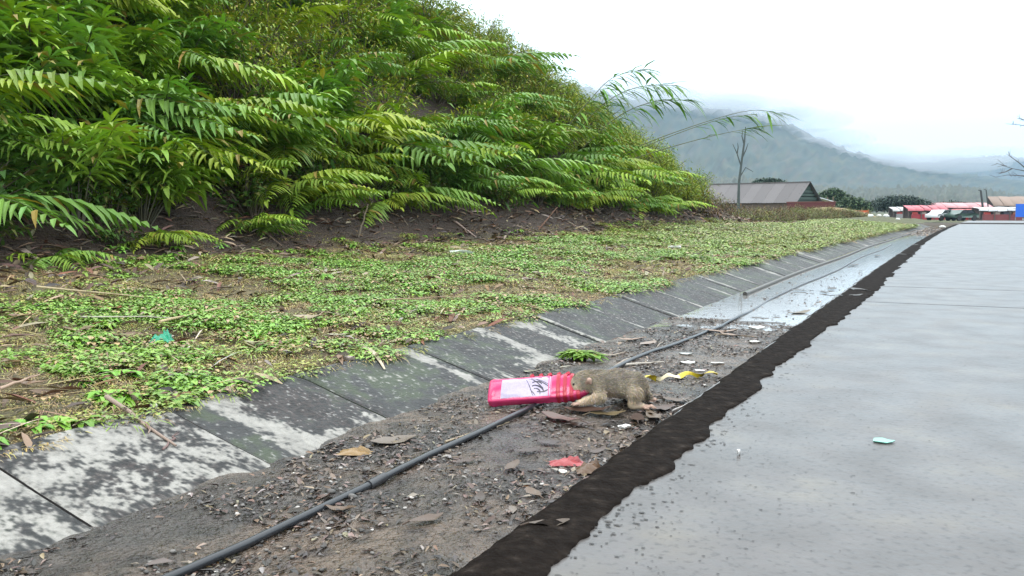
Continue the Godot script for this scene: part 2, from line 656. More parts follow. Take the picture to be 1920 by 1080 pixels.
	# end wall and the slab that crosses the drain far down the road
	var es := begin()
	box(es, Vector3(-1.5 + bend(-47.0), -0.04, -47.1), Vector3(1.9, 0.14, 0.35))
	mi("end_wall", done(es), mat(0.22, 0.19, 0.16, 0.7), root)
	var cs := begin()
	box(cs, Vector3(0.1 + bend(-47.0), 0.03, -47.6), Vector3(4.4, 0.06, 0.3))
	var step := mi("road_hump", done(cs), mat(0.09, 0.085, 0.08, 0.7))
	kind(step, "structure")
	# standing rain water
	var ws := begin()
	var wz := [-1.0, -5.0, -10.0, -15.0, -20.0, -25.0, -30.0, -36.0]
	for i in wz.size() - 1:
		for half in 4:
			var za := lerpf(wz[i], wz[i + 1], half / 4.0)
			var zb := lerpf(wz[i], wz[i + 1], (half + 1) / 4.0)
			quad(ws, Vector3(FOOT - 0.01 + bend(za), -0.1385, za), Vector3(FOOT - 0.01 + bend(zb), -0.1385, zb), Vector3(RIM + 0.01 + bend(zb), -0.1385, zb), Vector3(RIM + 0.01 + bend(za), -0.1385, za))
	var wm := mat(0.27, 0.265, 0.255, 0.05)
	wm.normal_enabled = true
	wm.normal_texture = noise_tex(0.01, 2, [], 512, 57, true, 1.0)
	wm.normal_scale = 0.12
	wm.uv1_triplanar = true
	wm.uv1_world_triplanar = true
	var water := mi("water", done(ws), wm)
	kind(water, "structure")

func build_hills() -> void:
	# ridge lines: pixel column and row of the skyline, read as directions at a set distance
	var defs := [
		{"name": "hill", "d": 1500.0, "w": 800.0, "pts": [[-600, 60], [300, 60], [900, 120], [1180, 190], [1300, 203], [1400, 214], [1470, 232], [1520, 256], [1580, 280], [1650, 299], [1720, 316], [1800, 328], [1920, 339], [2100, 360], [2700, 365]], "base": Color(0.03, 0.045, 0.03)},
		{"name": "hill", "d": 2500.0, "w": 900.0, "pts": [[1200, 330], [1560, 318], [1660, 306], [1740, 306], [1800, 298], [1870, 292], [1950, 300], [2100, 280], [2700, 260]], "base": Color(0.035, 0.045, 0.04)},
		{"name": "hill", "d": 800.0, "w": 350.0, "pts": [[900, 340], [1300, 330], [1420, 335], [1500, 346], [1600, 355], [1760, 350], [1830, 352], [1900, 366], [2000, 372], [2700, 380]], "base": Color(0.05, 0.055, 0.03)},
	]
	for d in defs:
		var st := begin()
		st.set_smooth_group(0)
		var ridge := func(px: float) -> float:
			var p: Array = d.pts
			for i in p.size() - 1:
				if px <= p[i + 1][0]:
					return lerpf(p[i][1], p[i + 1][1], clampf((px - p[i][0]) / float(p[i + 1][0] - p[i][0]), 0.0, 1.0))
			return p[-1][1]
		var rows := []
		var cols := []
		var px0: float = d.pts[0][0]
		var nx := 420
		for i in nx + 1:
			var px := lerpf(px0, 2700.0, float(i) / nx)
			var r := ray(px, 395.0)
			var flat := Vector3(r.x, 0, r.z).normalized()
			var fw := flat.dot(Vector3(-sin(deg_to_rad(YAW)), 0, -cos(deg_to_rad(YAW))))
			var dist: float = d.d / fw
			var hh: float = (395.0 - ridge.call(px)) / FOCAL * d.d
			var row := []
			var cr := []
			for k in 34:
				var t := k / 30.0
				var dd := dist + (t - 1.0) * float(d.w)
				var p := flat * dd
				var prof := sstep(0.0, 1.0, t) * 0.55 + t * 0.45 if t <= 1.0 else 1.0 - (t - 1.0) * 3.0
				var gully := noise(p.x * 0.01, p.z * 0.01, 0.3, 61.0)
				var y := -0.4 + hh * prof * (1.0 + 0.16 * gully * (1.0 - t * 0.8)) + noise(p.x * 0.01, p.z * 0.01, 2.2, 62.0) * 7.0 * minf(t * 3.0, 1.0)
				if k == 0: y = -8.0
				row.append(Vector3(p.x, y, p.z))
				var c: Color = d.base
				c = c.lerp(Color(0.085, 0.08, 0.035), clampf(noise(p.x * 0.01, p.z * 0.01, 0.5, 63.0) * 1.4, 0.0, 1.0))
				c = c.lerp(Color(0.09, 0.06, 0.045), clampf(noise(p.x * 0.01, p.z * 0.01, 0.35, 64.0) * 1.5 - 0.1, 0.0, 0.9) * (1.0 - t * 0.6))
				cr.append(c * (1.0 + 0.5 * noise(p.x * 0.01, p.z * 0.01, 3.0, 65.0)))
			rows.append(row)
			cols.append(cr)
		for i in nx:
			for k in 33:
				for q in [[i, k], [i, k + 1], [i + 1, k + 1], [i, k], [i + 1, k + 1], [i + 1, k]]:
					st.set_color(cols[q[0]][q[1]])
					st.add_vertex(rows[q[0]][q[1]])
		st.index()
		var o := mi(d.name, done(st), vmat(0.9))
		kind(o, "structure")

# ---------------------------------------------------------------- verge
func build_verge() -> void:
	rng.seed = 4211
	# creeping herb: a clump of small round leaves
	var xf := [[], [], []]
	var cl := [[], [], []]
	for n in 78000:
		var z := -0.4 - pow(rng.randf(), 1.75) * 40.0
		var v := rng.randf_range(-0.02, 3.1)
		var u := TOP - v
		var x := u + bend(z)
		# skip what lies outside the view
		var p := Vector3(x, height(x, z), z)
		var q := cam.transform.affine_inverse() * p
		if q.z > -0.6 or absf(q.x) > -q.z * 0.66: continue
		var n1 := noise(x, z, 0.011, 71.0)
		var n2 := noise(x, z, 0.045, 72.0)
		var lush := 0.17 + n1 * 1.3 + n2 * 1.1 + 0.28 * exp(-pow((v - 1.5) / 0.9, 2.0)) - 0.55 * sstep(2.3, 3.0, v) + 0.22 * sstep(-9.0, -14.0, z) + 0.12 * sstep(0.35, 0.1, v) * sstep(-1.6, -2.2, z) - 0.4 * sstep(-3.0, -1.4, z)
		var dry := rng.randf() > clampf(0.04 + lush * 1.25, 0.03, 1.0)
		if dry and rng.randf() > 0.30 * sstep(3.0, 2.4, v): continue
		if v < 0.04 and noise(5.0, z, 0.03, 73.0) < 0.0: continue
		var far := 1.0 + maxf(-z - 4.0, 0.0) * 0.09
		var s := rng.randf_range(0.7, 1.25) * clampf(0.75 + lush * 0.35, 0.6, 1.2) * far
		var c := Color(0.36, 0.29, 0.095).lerp(Color(0.19, 0.35, 0.04), clampf(lush * 1.6 - 0.1, 0.0, 1.0))
		c = c.lerp(Color(0.29, 0.31, 0.05), 0.6 * sstep(-8.0, -17.0, z))
		if rng.randf() < 0.17: c = Color(0.36, 0.25, 0.12)
		if dry: c = [Color(0.42, 0.33, 0.15), Color(0.33, 0.29, 0.10), Color(0.26, 0.17, 0.09)][rng.randi() % 3]
		c = vary(c, 0.25)
		var which := 0 if not dry and rng.randf() < clampf(lush + 0.1, 0.15, 0.85) else 1
		var b := Basis(Vector3.UP, rng.randf() * TAU).scaled(Vector3(s, s * rng.randf_range(0.7, 1.2) / sqrt(far), s))
		xf[which].append(Transform3D(b, p))
		cl[which].append(c)
	var st := begin()
	for i in 26:
		var a := rng.randf() * TAU
		var r := sqrt(rng.randf()) * 0.075
		var y := rng.randf_range(0.008, 0.034) * (1.2 - r * 6.0)
		var d := Vector3(cos(a + rng.randf_range(-1, 1)), rng.randf_range(-0.1, 0.45), sin(a + rng.randf_range(-1, 1))).normalized()
		leaf(st, Vector3(cos(a) * r, y, sin(a) * r), d, Vector3.UP, rng.randf_range(0.016, 0.031), rng.randf_range(0.010, 0.018), 0.25, vary(Color(1, 1, 1), 0.22), 0.3)
	stuff("creeping_herb", done(st), vmat(0.45, 0.35), xf[0], cl[0], "low bright green creeping weeds covering the verge beside the drain", "weeds")
	st = begin()
	for i in 26:
		var a := rng.randf() * TAU
		var r := sqrt(rng.randf()) * 0.08
		var d := Vector3(cos(a) * 0.9, rng.randf_range(0.15, 1.2), sin(a) * 0.9).normalized()
		leaf(st, Vector3(cos(a) * r, -0.004, sin(a) * r), d, Vector3.UP, rng.randf_range(0.04, 0.085), rng.randf_range(0.003, 0.006), 0.6, vary(Color(1, 0.95, 0.9), 0.3), 0.3)
	stuff("short_grass", done(st), vmat(0.55, 0.3), xf[1], cl[1], "short yellowing grass and straw between the weeds on the verge", "grass")
	var wx := []
	var wc := []
	var sx := []
	var sc := []
	for n in 5200:
		var z := -0.6 - pow(rng.randf(), 1.6) * 30.0
		var v := rng.randf_range(0.05, 3.6)
		var x := TOP - v + bend(z)
		var p := Vector3(x, height(x, z), z)
		var q := cam.transform.affine_inverse() * p
		if q.z > -0.6 or absf(q.x) > -q.z * 0.66: continue
		var patch := noise(x, z, 0.011, 71.0) * 1.3 + noise(x, z, 0.045, 72.0)
		if patch > rng.randf_range(0.05, 0.5) and v < 3.1:
			var s := rng.randf_range(0.7, 1.5)
			wx.append(Transform3D(Basis(Vector3.UP, rng.randf() * TAU).scaled(Vector3(s, s, s)), p))
			wc.append(vary(Color(0.20, 0.41, 0.045), 0.3))
		elif rng.randf() < 0.4 + 0.4 * sstep(2.2, 3.0, v):
			var s := rng.randf_range(0.6, 1.5)
			sx.append(Transform3D((Basis(Vector3.UP, rng.randf() * TAU) * Basis(Vector3.RIGHT, rng.randf_range(-0.12, 0.12))).scaled(Vector3(s, s, s)), p + Vector3(0, 0.03, 0)))
			sc.append(vary([Color(0.36, 0.28, 0.15), Color(0.25, 0.16, 0.09), Color(0.42, 0.36, 0.24)][rng.randi() % 3], 0.3))
	st = begin()
	for i in 15:
		var a := rng.randf() * TAU
		var d := Vector3(cos(a), rng.randf_range(0.2, 1.1), sin(a)).normalized()
		leaf(st, Vector3(cos(a), 0.2, sin(a)) * 0.012, d, Vector3.UP, rng.randf_range(0.05, 0.095), rng.randf_range(0.02, 0.034), 0.6, vary(Color(1, 1, 1), 0.2), 0.3)
	stuff("broad_weeds", done(st), vmat(0.5, 0.4), wx, wc, "taller broad-leaved weeds in the green patches of the verge", "weeds")
	st = begin()
	leaf(st, Vector3(0, 0, -0.13), Vector3(0, 0.05, 1).normalized(), Vector3.UP, 0.26, 0.006, 0.08, Color(1, 1, 1), 0.6)
	stuff("dry_stalks", done(st), vmat(0.7), sx, sc, "long dry straw stalks lying over the weeds and dirt", "straw")
	# dry litter: straw and leaf scraps over verge and dirt band
	var lx := []
	var lc := []
	for n in 15000:
		var z := -0.6 - pow(rng.randf(), 1.6) * 30.0
		var v := rng.randf_range(0.0, 4.0)
		if v < 2.3 and rng.randf() < 0.5: continue
		var x := TOP - v + bend(z)
		var p := Vector3(x, height(x, z) + 0.006, z)
		var q := cam.transform.affine_inverse() * p
		if q.z > -0.6 or absf(q.x) > -q.z * 0.66: continue
		var s := rng.randf_range(0.5, 1.6) * (1.0 + maxf(-z - 5.0, 0.0) * 0.05)
		var b := Basis(Vector3.UP, rng.randf() * TAU) * Basis(Vector3.RIGHT, rng.randf_range(-0.4, 0.4)) * Basis(Vector3.FORWARD, rng.randf_range(-0.5, 0.5))
		lx.append(Transform3D(b.scaled(Vector3(s * rng.randf_range(0.3, 1.0), s, s)), p + Vector3(0, 0.012 * rng.randf(), 0)))
		lc.append(vary([Color(0.20, 0.13, 0.075), Color(0.10, 0.06, 0.04), Color(0.30, 0.24, 0.17), Color(0.14, 0.065, 0.04), Color(0.07, 0.05, 0.04)][rng.randi() % 5], 0.3))
	st = begin()
	leaf(st, Vector3(0, 0, -0.06), Vector3(0, 0.12, 1).normalized(), Vector3.UP, 0.12, 0.022, 0.12, Color(1, 1, 1), 0.5)
	stuff("leaf_litter", done(st), vmat(0.7), lx, lc, "brown dead leaf scraps and straw strewn below the bank", "leaf litter")

func put_stick(a: Vector3, b: Vector3, r: float, c: Color, label: String, group: String, called := "stick", kink := 0.03) -> Node3D:
	var o := thing(called, label, "stick", a, 0.0, group)
	var st := begin()
	var pts := []
	var rad := []
	var d := b - a
	var sd := d.cross(Vector3.UP).normalized()
	for i in 7:
		var t := i / 6.0
		pts.append(d * t + (sd * rng.randf_range(-1, 1) + Vector3.UP * rng.randf_range(-0.2, 0.6)) * d.length() * kink * sin(PI * t) + Vector3.UP * r * 0.8)
		rad.append(lerpf(r, r * 0.45, t))
	tube(st, pts, rad, 6)
	mi("shaft", done(st), mat(c.r, c.g, c.b, 0.7), o)
	st = begin()
	tube(st, [pts[4], pts[4] + (d.normalized() + sd * 0.8).normalized() * d.length() * 0.14 + Vector3.UP * 0.01], [r * 0.5, r * 0.25], 5)
	mi("twig", done(st), mat(c.r * 0.9, c.g * 0.9, c.b * 0.9, 0.7), o)
	return o

# ---------------------------------------------------------------- bank plants
func stem_mesh(pts_list: Array, r: float) -> ArrayMesh:
	var st := begin()
	for p in pts_list: tube(st, p, [r, r * 0.8, r * 0.5], 5, false)
	return done(st)

func make_fern(label: String, size: float, base: Color, tip: Color) -> Node3D:
	var o := thing("fern", label, "fern", Vector3.ZERO, 0.0, "ferns on the bank")
	var stems := begin()
	var n := rng.randi_range(11, 14)
	for f in n:
		var a := TAU * f / n + rng.randf_range(-0.3, 0.3)
		var L := size * rng.randf_range(0.75, 1.25)
		var el := rng.randf_range(0.35, 1.1)
		var out := Vector3(cos(a), 0, sin(a))
		var col := base.lerp(tip, rng.randf())
		var st := begin()
		var pts := []
		var segs := 22
		for i in segs + 1:
			var t := float(i) / segs
			pts.append(out * (L * t * cos(el) * (1.0 + 0.25 * t)) + Vector3.UP * (L * (t * sin(el) - t * t * (0.55 + 0.35 * sin(el)))))
		st.set_color(Color(0.07, 0.09, 0.03))
		tube(st, pts, range(23).map(func(e): return lerpf(0.009, 0.0015, e / 22.0)), 4, false)
		if f < 4: tube(stems, [pts[0] + Vector3(0, -0.12, 0), pts[0], pts[1]], [0.016, 0.013, 0.006], 5, false)
		for i in range(2, segs + 1):
			var t := float(i) / segs
			var d: Vector3 = (pts[i] - pts[i - 1]).normalized()
			var s := d.cross(Vector3.UP).normalized()
			var ll := L * 0.30 * sin(PI * clampf(0.18 + t * 0.80, 0.0, 1.0)) + 0.02
			for k in [-1.0, 1.0]:
				var dir: Vector3 = (s * k + d * rng.randf_range(0.45, 0.8) + Vector3.UP * 0.10).normalized()
				leaf(st, pts[i], dir, Vector3.UP, ll * rng.randf_range(0.85, 1.1), L * 0.038, rng.randf_range(0.3, 0.75), vary(col if rng.randf() > 0.05 else Color(0.3, 0.22, 0.06), 0.18), 0.35)
		leaf(st, pts[segs], (pts[segs] - pts[segs - 1]).normalized(), Vector3.UP, L * 0.1, L * 0.04, 0.4, col)
		mi("frond", done(st), leaf_mat, o)
	mi("stem", done(stems), mat(0.05, 0.06, 0.025, 0.6), o)
	return o

var leaf_mat: StandardMaterial3D
var soft_mat: StandardMaterial3D

func make_broadleaf(label: String, called: String, size: float, base: Color, tip: Color, ll: float, lw: float, per: int, stems_n: int) -> Node3D:
	var o := thing(called, label, "shrub", Vector3.ZERO, 0.0, "shrubs on the bank")
	var stems := begin()
	for s in stems_n:
		var a := TAU * s / stems_n * 2.4 + rng.randf_range(-0.4, 0.4)
		var tilt := rng.randf_range(0.1, 0.95)
		var L := size * rng.randf_range(0.6, 1.1)
		var dirn := Vector3(cos(a) * sin(tilt), cos(tilt), sin(a) * sin(tilt))
		var p1 := dirn * L * 0.55 + Vector3(0, 0.03, 0)
		var p2 := dirn * L + Vector3(cos(a), -0.25, sin(a)) * L * 0.12
		tube(stems, [Vector3(0, -0.12, 0), p1, p2], [0.011, 0.008, 0.004], 4, false)
		var st := begin()
		var col := base.lerp(tip, rng.randf())
		st.set_color(Color(0.06, 0.07, 0.03))
		tube(st, [p1, p1.lerp(p2, 0.5), p2], [0.007, 0.006, 0.004], 4, false)
		for w in 4:
			var t := [0.5, 0.68, 0.85, 1.0][w] as float
			var c: Vector3 = p1.lerp(p2, (t - 0.5) * 2.0)
			for k in per:
				var b := TAU * k / per + w * 0.9 + rng.randf_range(-0.25, 0.25)
				var d := Vector3(cos(b), rng.randf_range(-0.05, 0.55), sin(b)).normalized()
				leaf(st, c, d, Vector3.UP, ll * rng.randf_range(0.7, 1.15), lw * rng.randf_range(0.8, 1.15), rng.randf_range(0.25, 0.7), vary(col if rng.randf() > 0.06 else Color(0.3, 0.25, 0.07), 0.2), 0.3)
		mi("leaf_spray", done(st), leaf_mat, o)
	mi("stem", done(stems), mat(0.06, 0.055, 0.03, 0.6), o)
	return o

func make_bush(label: String, called: String, r: float, h: float, count: int, ll: float, lw: float, cols: Array, cat := "bush", grp := "") -> Node3D:
	var o := thing(called, label, cat, Vector3.ZERO, 0.0, grp)
	var st := begin()
	var stems := begin()
	var twigs := []
	for i in 34:
		var a := rng.randf() * TAU
		var e := acos(rng.randf_range(0.0, 1.0))
		twigs.append(Vector3(cos(a) * sin(e) * r, cos(e) * h + 0.05, sin(a) * sin(e) * r) * rng.randf_range(0.75, 1.08))
		tube(stems, [Vector3(0, -0.15, 0), twigs[-1] * 0.5 + Vector3(0, h * 0.1, 0), twigs[-1]], [0.014, 0.008, 0.003], 4, false)
	for i in count:
		var tw: Vector3 = twigs[rng.randi() % twigs.size()]
		var t := sqrt(rng.randf_range(0.12, 1.0))
		var c := tw * t + Vector3(rng.randf_range(-1, 1), rng.randf_range(-0.8, 0.8), rng.randf_range(-1, 1)) * r * 0.16
		var d := (tw.normalized() * 0.7 + Vector3(rng.randf_range(-1, 1), rng.randf_range(-0.6, 0.6), rng.randf_range(-1, 1))).normalized()
		leaf(st, c, d, Vector3.UP, ll * rng.randf_range(0.6, 1.2), lw * rng.randf_range(0.7, 1.2), rng.randf_range(0.2, 0.7), vary(cols[rng.randi() % cols.size()], 0.2), 0.25, false)
	mi("foliage", done(st), soft_mat, o)
	mi("stem", done(stems), mat(0.07, 0.055, 0.035, 0.7), o)
	return o

func copy(o: Node3D, at: Vector3, turn: float, s := 1.0, lean := Vector2.ZERO) -> Node3D:
	var c: Node3D = o
	if o.has_meta("placed"):
		c = o.duplicate()
		c.name = numbered(String(o.name).rstrip("0123456789").rstrip("_"))
		add_child(c)
	o.set_meta("placed", true)
	c.position = at
	c.basis = (Basis(Vector3.FORWARD, -lean.x) * Basis(Vector3.RIGHT, lean.y) * Basis(Vector3.UP, turn)).scaled(Vector3(s, s, s))
	return c

func build_bank_plants() -> void:
	rng.seed = 4248
	leaf_mat = vmat(0.45, 0.65)
	leaf_mat.metallic_specular = 0.32
	soft_mat = vmat(0.55, 0.65)
	soft_mat.metallic_specular = 0.3
	var g1 := Color(0.10, 0.195, 0.032)
	var g2 := Color(0.30, 0.43, 0.055)
	var g3 := Color(0.17, 0.31, 0.075)
	var ferns := []
	for i in 4: ferns.append(make_fern(["deep green fern with long drooping fronds on the bank", "mid green fern with long drooping fronds on the bank", "dull green fern with broad fronds on the bank", "yellowish fern with long drooping fronds on the bank"][i], 1.1, [g1, g3, g1, Color(0.15, 0.24, 0.035)][i], [g2, g2, g3, Color(0.34, 0.40, 0.05)][i]))
	var broad := []
	for i in 4: broad.append(make_broadleaf(["deep green shrub with long narrow drooping leaves on the bank", "mid green shrub with long narrow drooping leaves on the bank", "dull green shrub with long drooping leaves on the bank", "bright green shrub with long narrow leaves on the bank"][i], "broadleaf_shrub", 0.9, [g1, g3, g1, g3][i], [g2, g2, g3, Color(0.22, 0.36, 0.05)][i], 0.33, 0.055, 9, 20))
	var bright := make_broadleaf("bright yellow-green leafy shrub among darker shrubs on the bank", "bright_shrub", 0.6, Color(0.13, 0.27, 0.02), Color(0.2, 0.33, 0.03), 0.30, 0.045, 11, 9)
	var olive := []
	for i in 3: olive.append(make_bush("olive green bush of fine narrow leaves on the bank", "olive_bush", 0.75, 0.75, 1300, 0.15, 0.026, [Color(0.19, 0.27, 0.04), Color(0.28, 0.33, 0.05), Color(0.13, 0.23, 0.04), Color(0.33, 0.29, 0.065)], "bush", "olive bushes on the bank"))
	var yellow := []
	for i in 3: yellow.append(make_bush("yellow-green feathery bush at the end of the bank", "yellow_bush", 0.75, 0.8, 1500, 0.13, 0.024, [Color(0.26, 0.30, 0.035), Color(0.36, 0.36, 0.04), Color(0.20, 0.28, 0.045), Color(0.15, 0.25, 0.05)], "bush", "feathery bushes at the end of the bank"))
	var dark := []
	for i in 2: dark.append(make_bush("leafy undergrowth bush of broad leaves low on the bank", "undergrowth_bush", 0.55, 0.5, 420, 0.17, 0.05, [Color(0.06, 0.12, 0.03), Color(0.08, 0.16, 0.04), Color(0.12, 0.13, 0.04)], "bush", "undergrowth on the bank"))
	# rows up the slope
	for e in ferns + broad + olive + yellow + dark + [bright]:
		e.set_meta("kind_of", String(e.get_meta("label")).replace(" on the bank", "").replace(" among darker shrubs", "").replace(" low", "").replace(" at the end of the bank", ""))
	var rows := [[3.0, 0.42], [3.52, 0.50], [4.05, 0.55], [4.7, 0.70], [5.5, 0.82], [6.4, 0.85], [7.4, 0.95], [8.5, 1.05], [9.8, 1.2]]
	for r in rows.size():
		var z := -1.6 - rng.randf() * 0.4
		while z > [-7.5, -22.3, -23.2, -25.0, -27.5, -30.0, -32.0, -33.0, -34.0][r]:
			var v: float = rows[r][0] + rng.randf_range(-0.2, 0.2) + 0.16 * sstep(-4.5, -7.0, z)
			var x := TOP - v + bend(z)
			var y := height(x, z)
			var at := Vector3(x, y - 0.02, z)
			var end := sstep(-20.0, -29.0, z)
			if r == 0 and rng.randf() < 0.25 + 0.5 * sstep(-4.5, -7.0, z):
				z -= 0.5
				continue
			var pick := rng.randf()
			var src: Node3D
			var patch := noise(x, z, 0.004, 81.0)
			var s := rng.randf_range(0.8, 1.15) * lerpf(1.0, 0.85, end)
			if z < -18.0 - rng.randf() * 3.5: src = yellow[rng.randi() % 3]
			elif r < 2 and pick < 0.3: src = dark[rng.randi() % 2]
			elif z < -7.0 and r > 2 and pick + patch * 0.9 > 0.74 - 0.14 * r / 6.0 - 0.25 * sstep(-8.0, -16.0, z): src = olive[rng.randi() % 3]
			elif rng.randf() + patch < 0.68: src = ferns[rng.randi() % 4]
			elif rng.randf() < 0.95: src = broad[rng.randi() % 4]
			else: src = bright
			if r == 0: s *= 0.42
			if r == 1: s *= 0.78
			if r > 4: s *= 1.15
			var c := copy(src, at, rng.randf() * TAU, s, Vector2(rng.randf_range(0.15, 0.5), rng.randf_range(-0.15, 0.15)))
			c.set_meta("label", String(src.get_meta("kind_of")) + [" at the edge of the bare dirt", " overhanging the bare dirt", " low on the bank", " halfway up the bank", " on the upper slope of the bank", " near the top of the bank", " along the top of the bank", " on the crest of the bank", " behind the crest of the bank"][r])
			z -= rows[r][1] * rng.randf_range(0.65, 1.0) * lerpf(0.72, 1.0, sstep(-6.0, -11.0, z))
	if not bright.has_meta("placed"): copy(bright, hit(390, 350), 0.4, 0.9)
	copy(bright, hit(395, 375) + Vector3(-0.1, -0.02, 0), 0.4, 0.9, Vector2(0.4, 0))
	# large fern fronds that stand out
	copy(ferns[3], hit(640, 300) + Vector3(0, -0.02, 0), 1.0, 1.25, Vector2(0.4, 0))
	# bamboo culms arching over the end of the bank towards the road
	var bamboo := [
		[[1150, 295], [1260, 250], [1400, 208], [1468, 216], 19.0],
		[[1150, 302], [1240, 262], [1350, 224], [1420, 214], 19.4],
		[[1180, 300], [1250, 278], [1340, 254], [1420, 238], 19.2],
		[[1080, 290], [1150, 225], [1220, 192], [1300, 188], 17.6],
		[[1060, 280], [1120, 205], [1190, 165], [1270, 160], 17.2],
		[[1030, 280], [1100, 195], [1150, 145], [1215, 130], 17.0],
	]
	for bi in bamboo.size():
		var b: Array = bamboo[bi]
		var depth: float = b[4]
		var ctrl := []
		for i in 4: ctrl.append(along(b[i][0], b[i][1], depth - i * 0.2))
		var foot: Vector3 = ctrl[0] + (ctrl[0] - ctrl[1]) * 0.3
		foot.y = height(foot.x, foot.z) - 0.05
		var label: String = ["thin bamboo culm arching furthest out over the misty hills", "bamboo culm with drooping tip leaves below the longest culm", "bamboo culm with one broad yellowing leaf at its tip", "leafy green bamboo culm rising above the yellow-green bushes", "upright bamboo culm thick with broad green leaves", "short leafy bamboo culm standing highest over the bank"][bi]
		var o := thing("bamboo", label, "bamboo", foot, 0.0, "bamboo over the end of the bank")
		var cv := Curve3D.new()
		cv.add_point(Vector3.ZERO)
		cv.add_point(ctrl[0] - foot, Vector3.ZERO, (ctrl[1] - ctrl[0]) * 0.3)
		for i in range(1, 4): cv.add_point(ctrl[i] - foot, -(ctrl[mini(i + 1, 3)] - ctrl[i - 1]) * 0.18, (ctrl[mini(i + 1, 3)] - ctrl[i - 1]) * 0.18)
		var pts := []
		var rad := []
		for i in 25:
			pts.append(cv.sample_baked(cv.get_baked_length() * i / 24.0))
			rad.append(lerpf(0.013, 0.004, i / 24.0))
		var st := begin()
		tube(st, pts, rad, 6)
		mi("culm", done(st), mat(0.10, 0.11, 0.05, 0.5), o)
		var many := 14 if bi < 3 else 60
		for i in many:
			var t := rng.randf_range(0.62 if bi < 3 else 0.3, 1.0)
			if bi < 3 and i < 6: t = rng.randf_range(0.93, 1.0)
			var ls := begin()
			var p: Vector3 = pts[int(t * 24.0)]
			var d: Vector3 = ((pts[24] - pts[20]).normalized() + Vector3(rng.randf_range(-0.8, 0.8), rng.randf_range(-0.5, 0.35), rng.randf_range(-0.8, 0.8))).normalized()
			leaf(ls, p, d, Vector3.UP, rng.randf_range(0.3, 0.62), rng.randf_range(0.04, 0.075), rng.randf_range(0.2, 0.6), vary(Color(0.12, 0.25, 0.04), 0.3))
			mi("leaf", done(ls), leaf_mat, o)
		if bi == 2:
			var ls := begin()
			leaf(ls, pts[22], (pts[24] - pts[18]).normalized(), Vector3.UP, 0.85, 0.10, 0.1, Color(0.2, 0.24, 0.03))
			mi("leaf", done(ls), leaf_mat, o)
	# growth on the far earth mound is added with the dry bushes below
	# dry brown growth along the verge beyond the bank
	var dry := []
	for i in 2: dry.append(make_bush("low brown dry bush beyond the end of the bank", "dry_bush", 0.8, 0.55, 700, 0.16, 0.03, [Color(0.13, 0.07, 0.035), Color(0.17, 0.11, 0.05), Color(0.10, 0.10, 0.04), Color(0.09, 0.05, 0.03)], "bush", "dry bushes beyond the bank"))
	var wild := []
	for i in 2: wild.append(make_bush("low green and straw coloured bush on the verge beyond the bank", "verge_bush", 0.9, 0.5, 700, 0.18, 0.03, [Color(0.11, 0.15, 0.04), Color(0.17, 0.17, 0.05), Color(0.15, 0.11, 0.05)], "bush", "green bushes beyond the bank"))
	for i in 38:
		var z := -21.5 - i * 0.8 - rng.randf() * 0.5
		var v := 3.3 + rng.randf() * 1.6 + maxf(0.0, -z - 34.0) * 0.05
		var x := TOP - v + bend(z)
		copy((dry if rng.randf() < (0.75 if z > -34.0 else 0.35) else wild)[rng.randi() % 2], Vector3(x, height(x, z) - 0.03, z), rng.randf() * TAU, rng.randf_range(0.7, 1.1))
	for q in [[1525, 391], [1548, 389], [1572, 390], [1596, 393], [1538, 396], [1585, 397], [1615, 398], [1490, 388], [1505, 386], [1475, 392], [1515, 394]]:
		var mp := along(q[0], q[1], 67.6)
		var b := copy(wild[rng.randi() % 2], Vector3(mp.x, minf(mp.y - 0.35, 0.45), mp.z), rng.randf() * TAU, rng.randf_range(0.8, 1.2))
		b.set_meta("label", "straw coloured bush growing on the tan earth mound")
		b.set_meta("group", "bushes on the earth mound")
	# weed tufts in the drain
	var weed := make_broadleaf("small bright green weed tuft growing from the drain floor", "weed_tuft", 0.07, Color(0.12, 0.24, 0.03), Color(0.18, 0.3, 0.05), 0.06, 0.02, 7, 16)
	weed.set_meta("category", "weed")
	weed.remove_meta("group")
	copy(weed, hit(1085, 676), 0.0, 1.15).scale = Vector3(1.7, 0.7, 1.1)

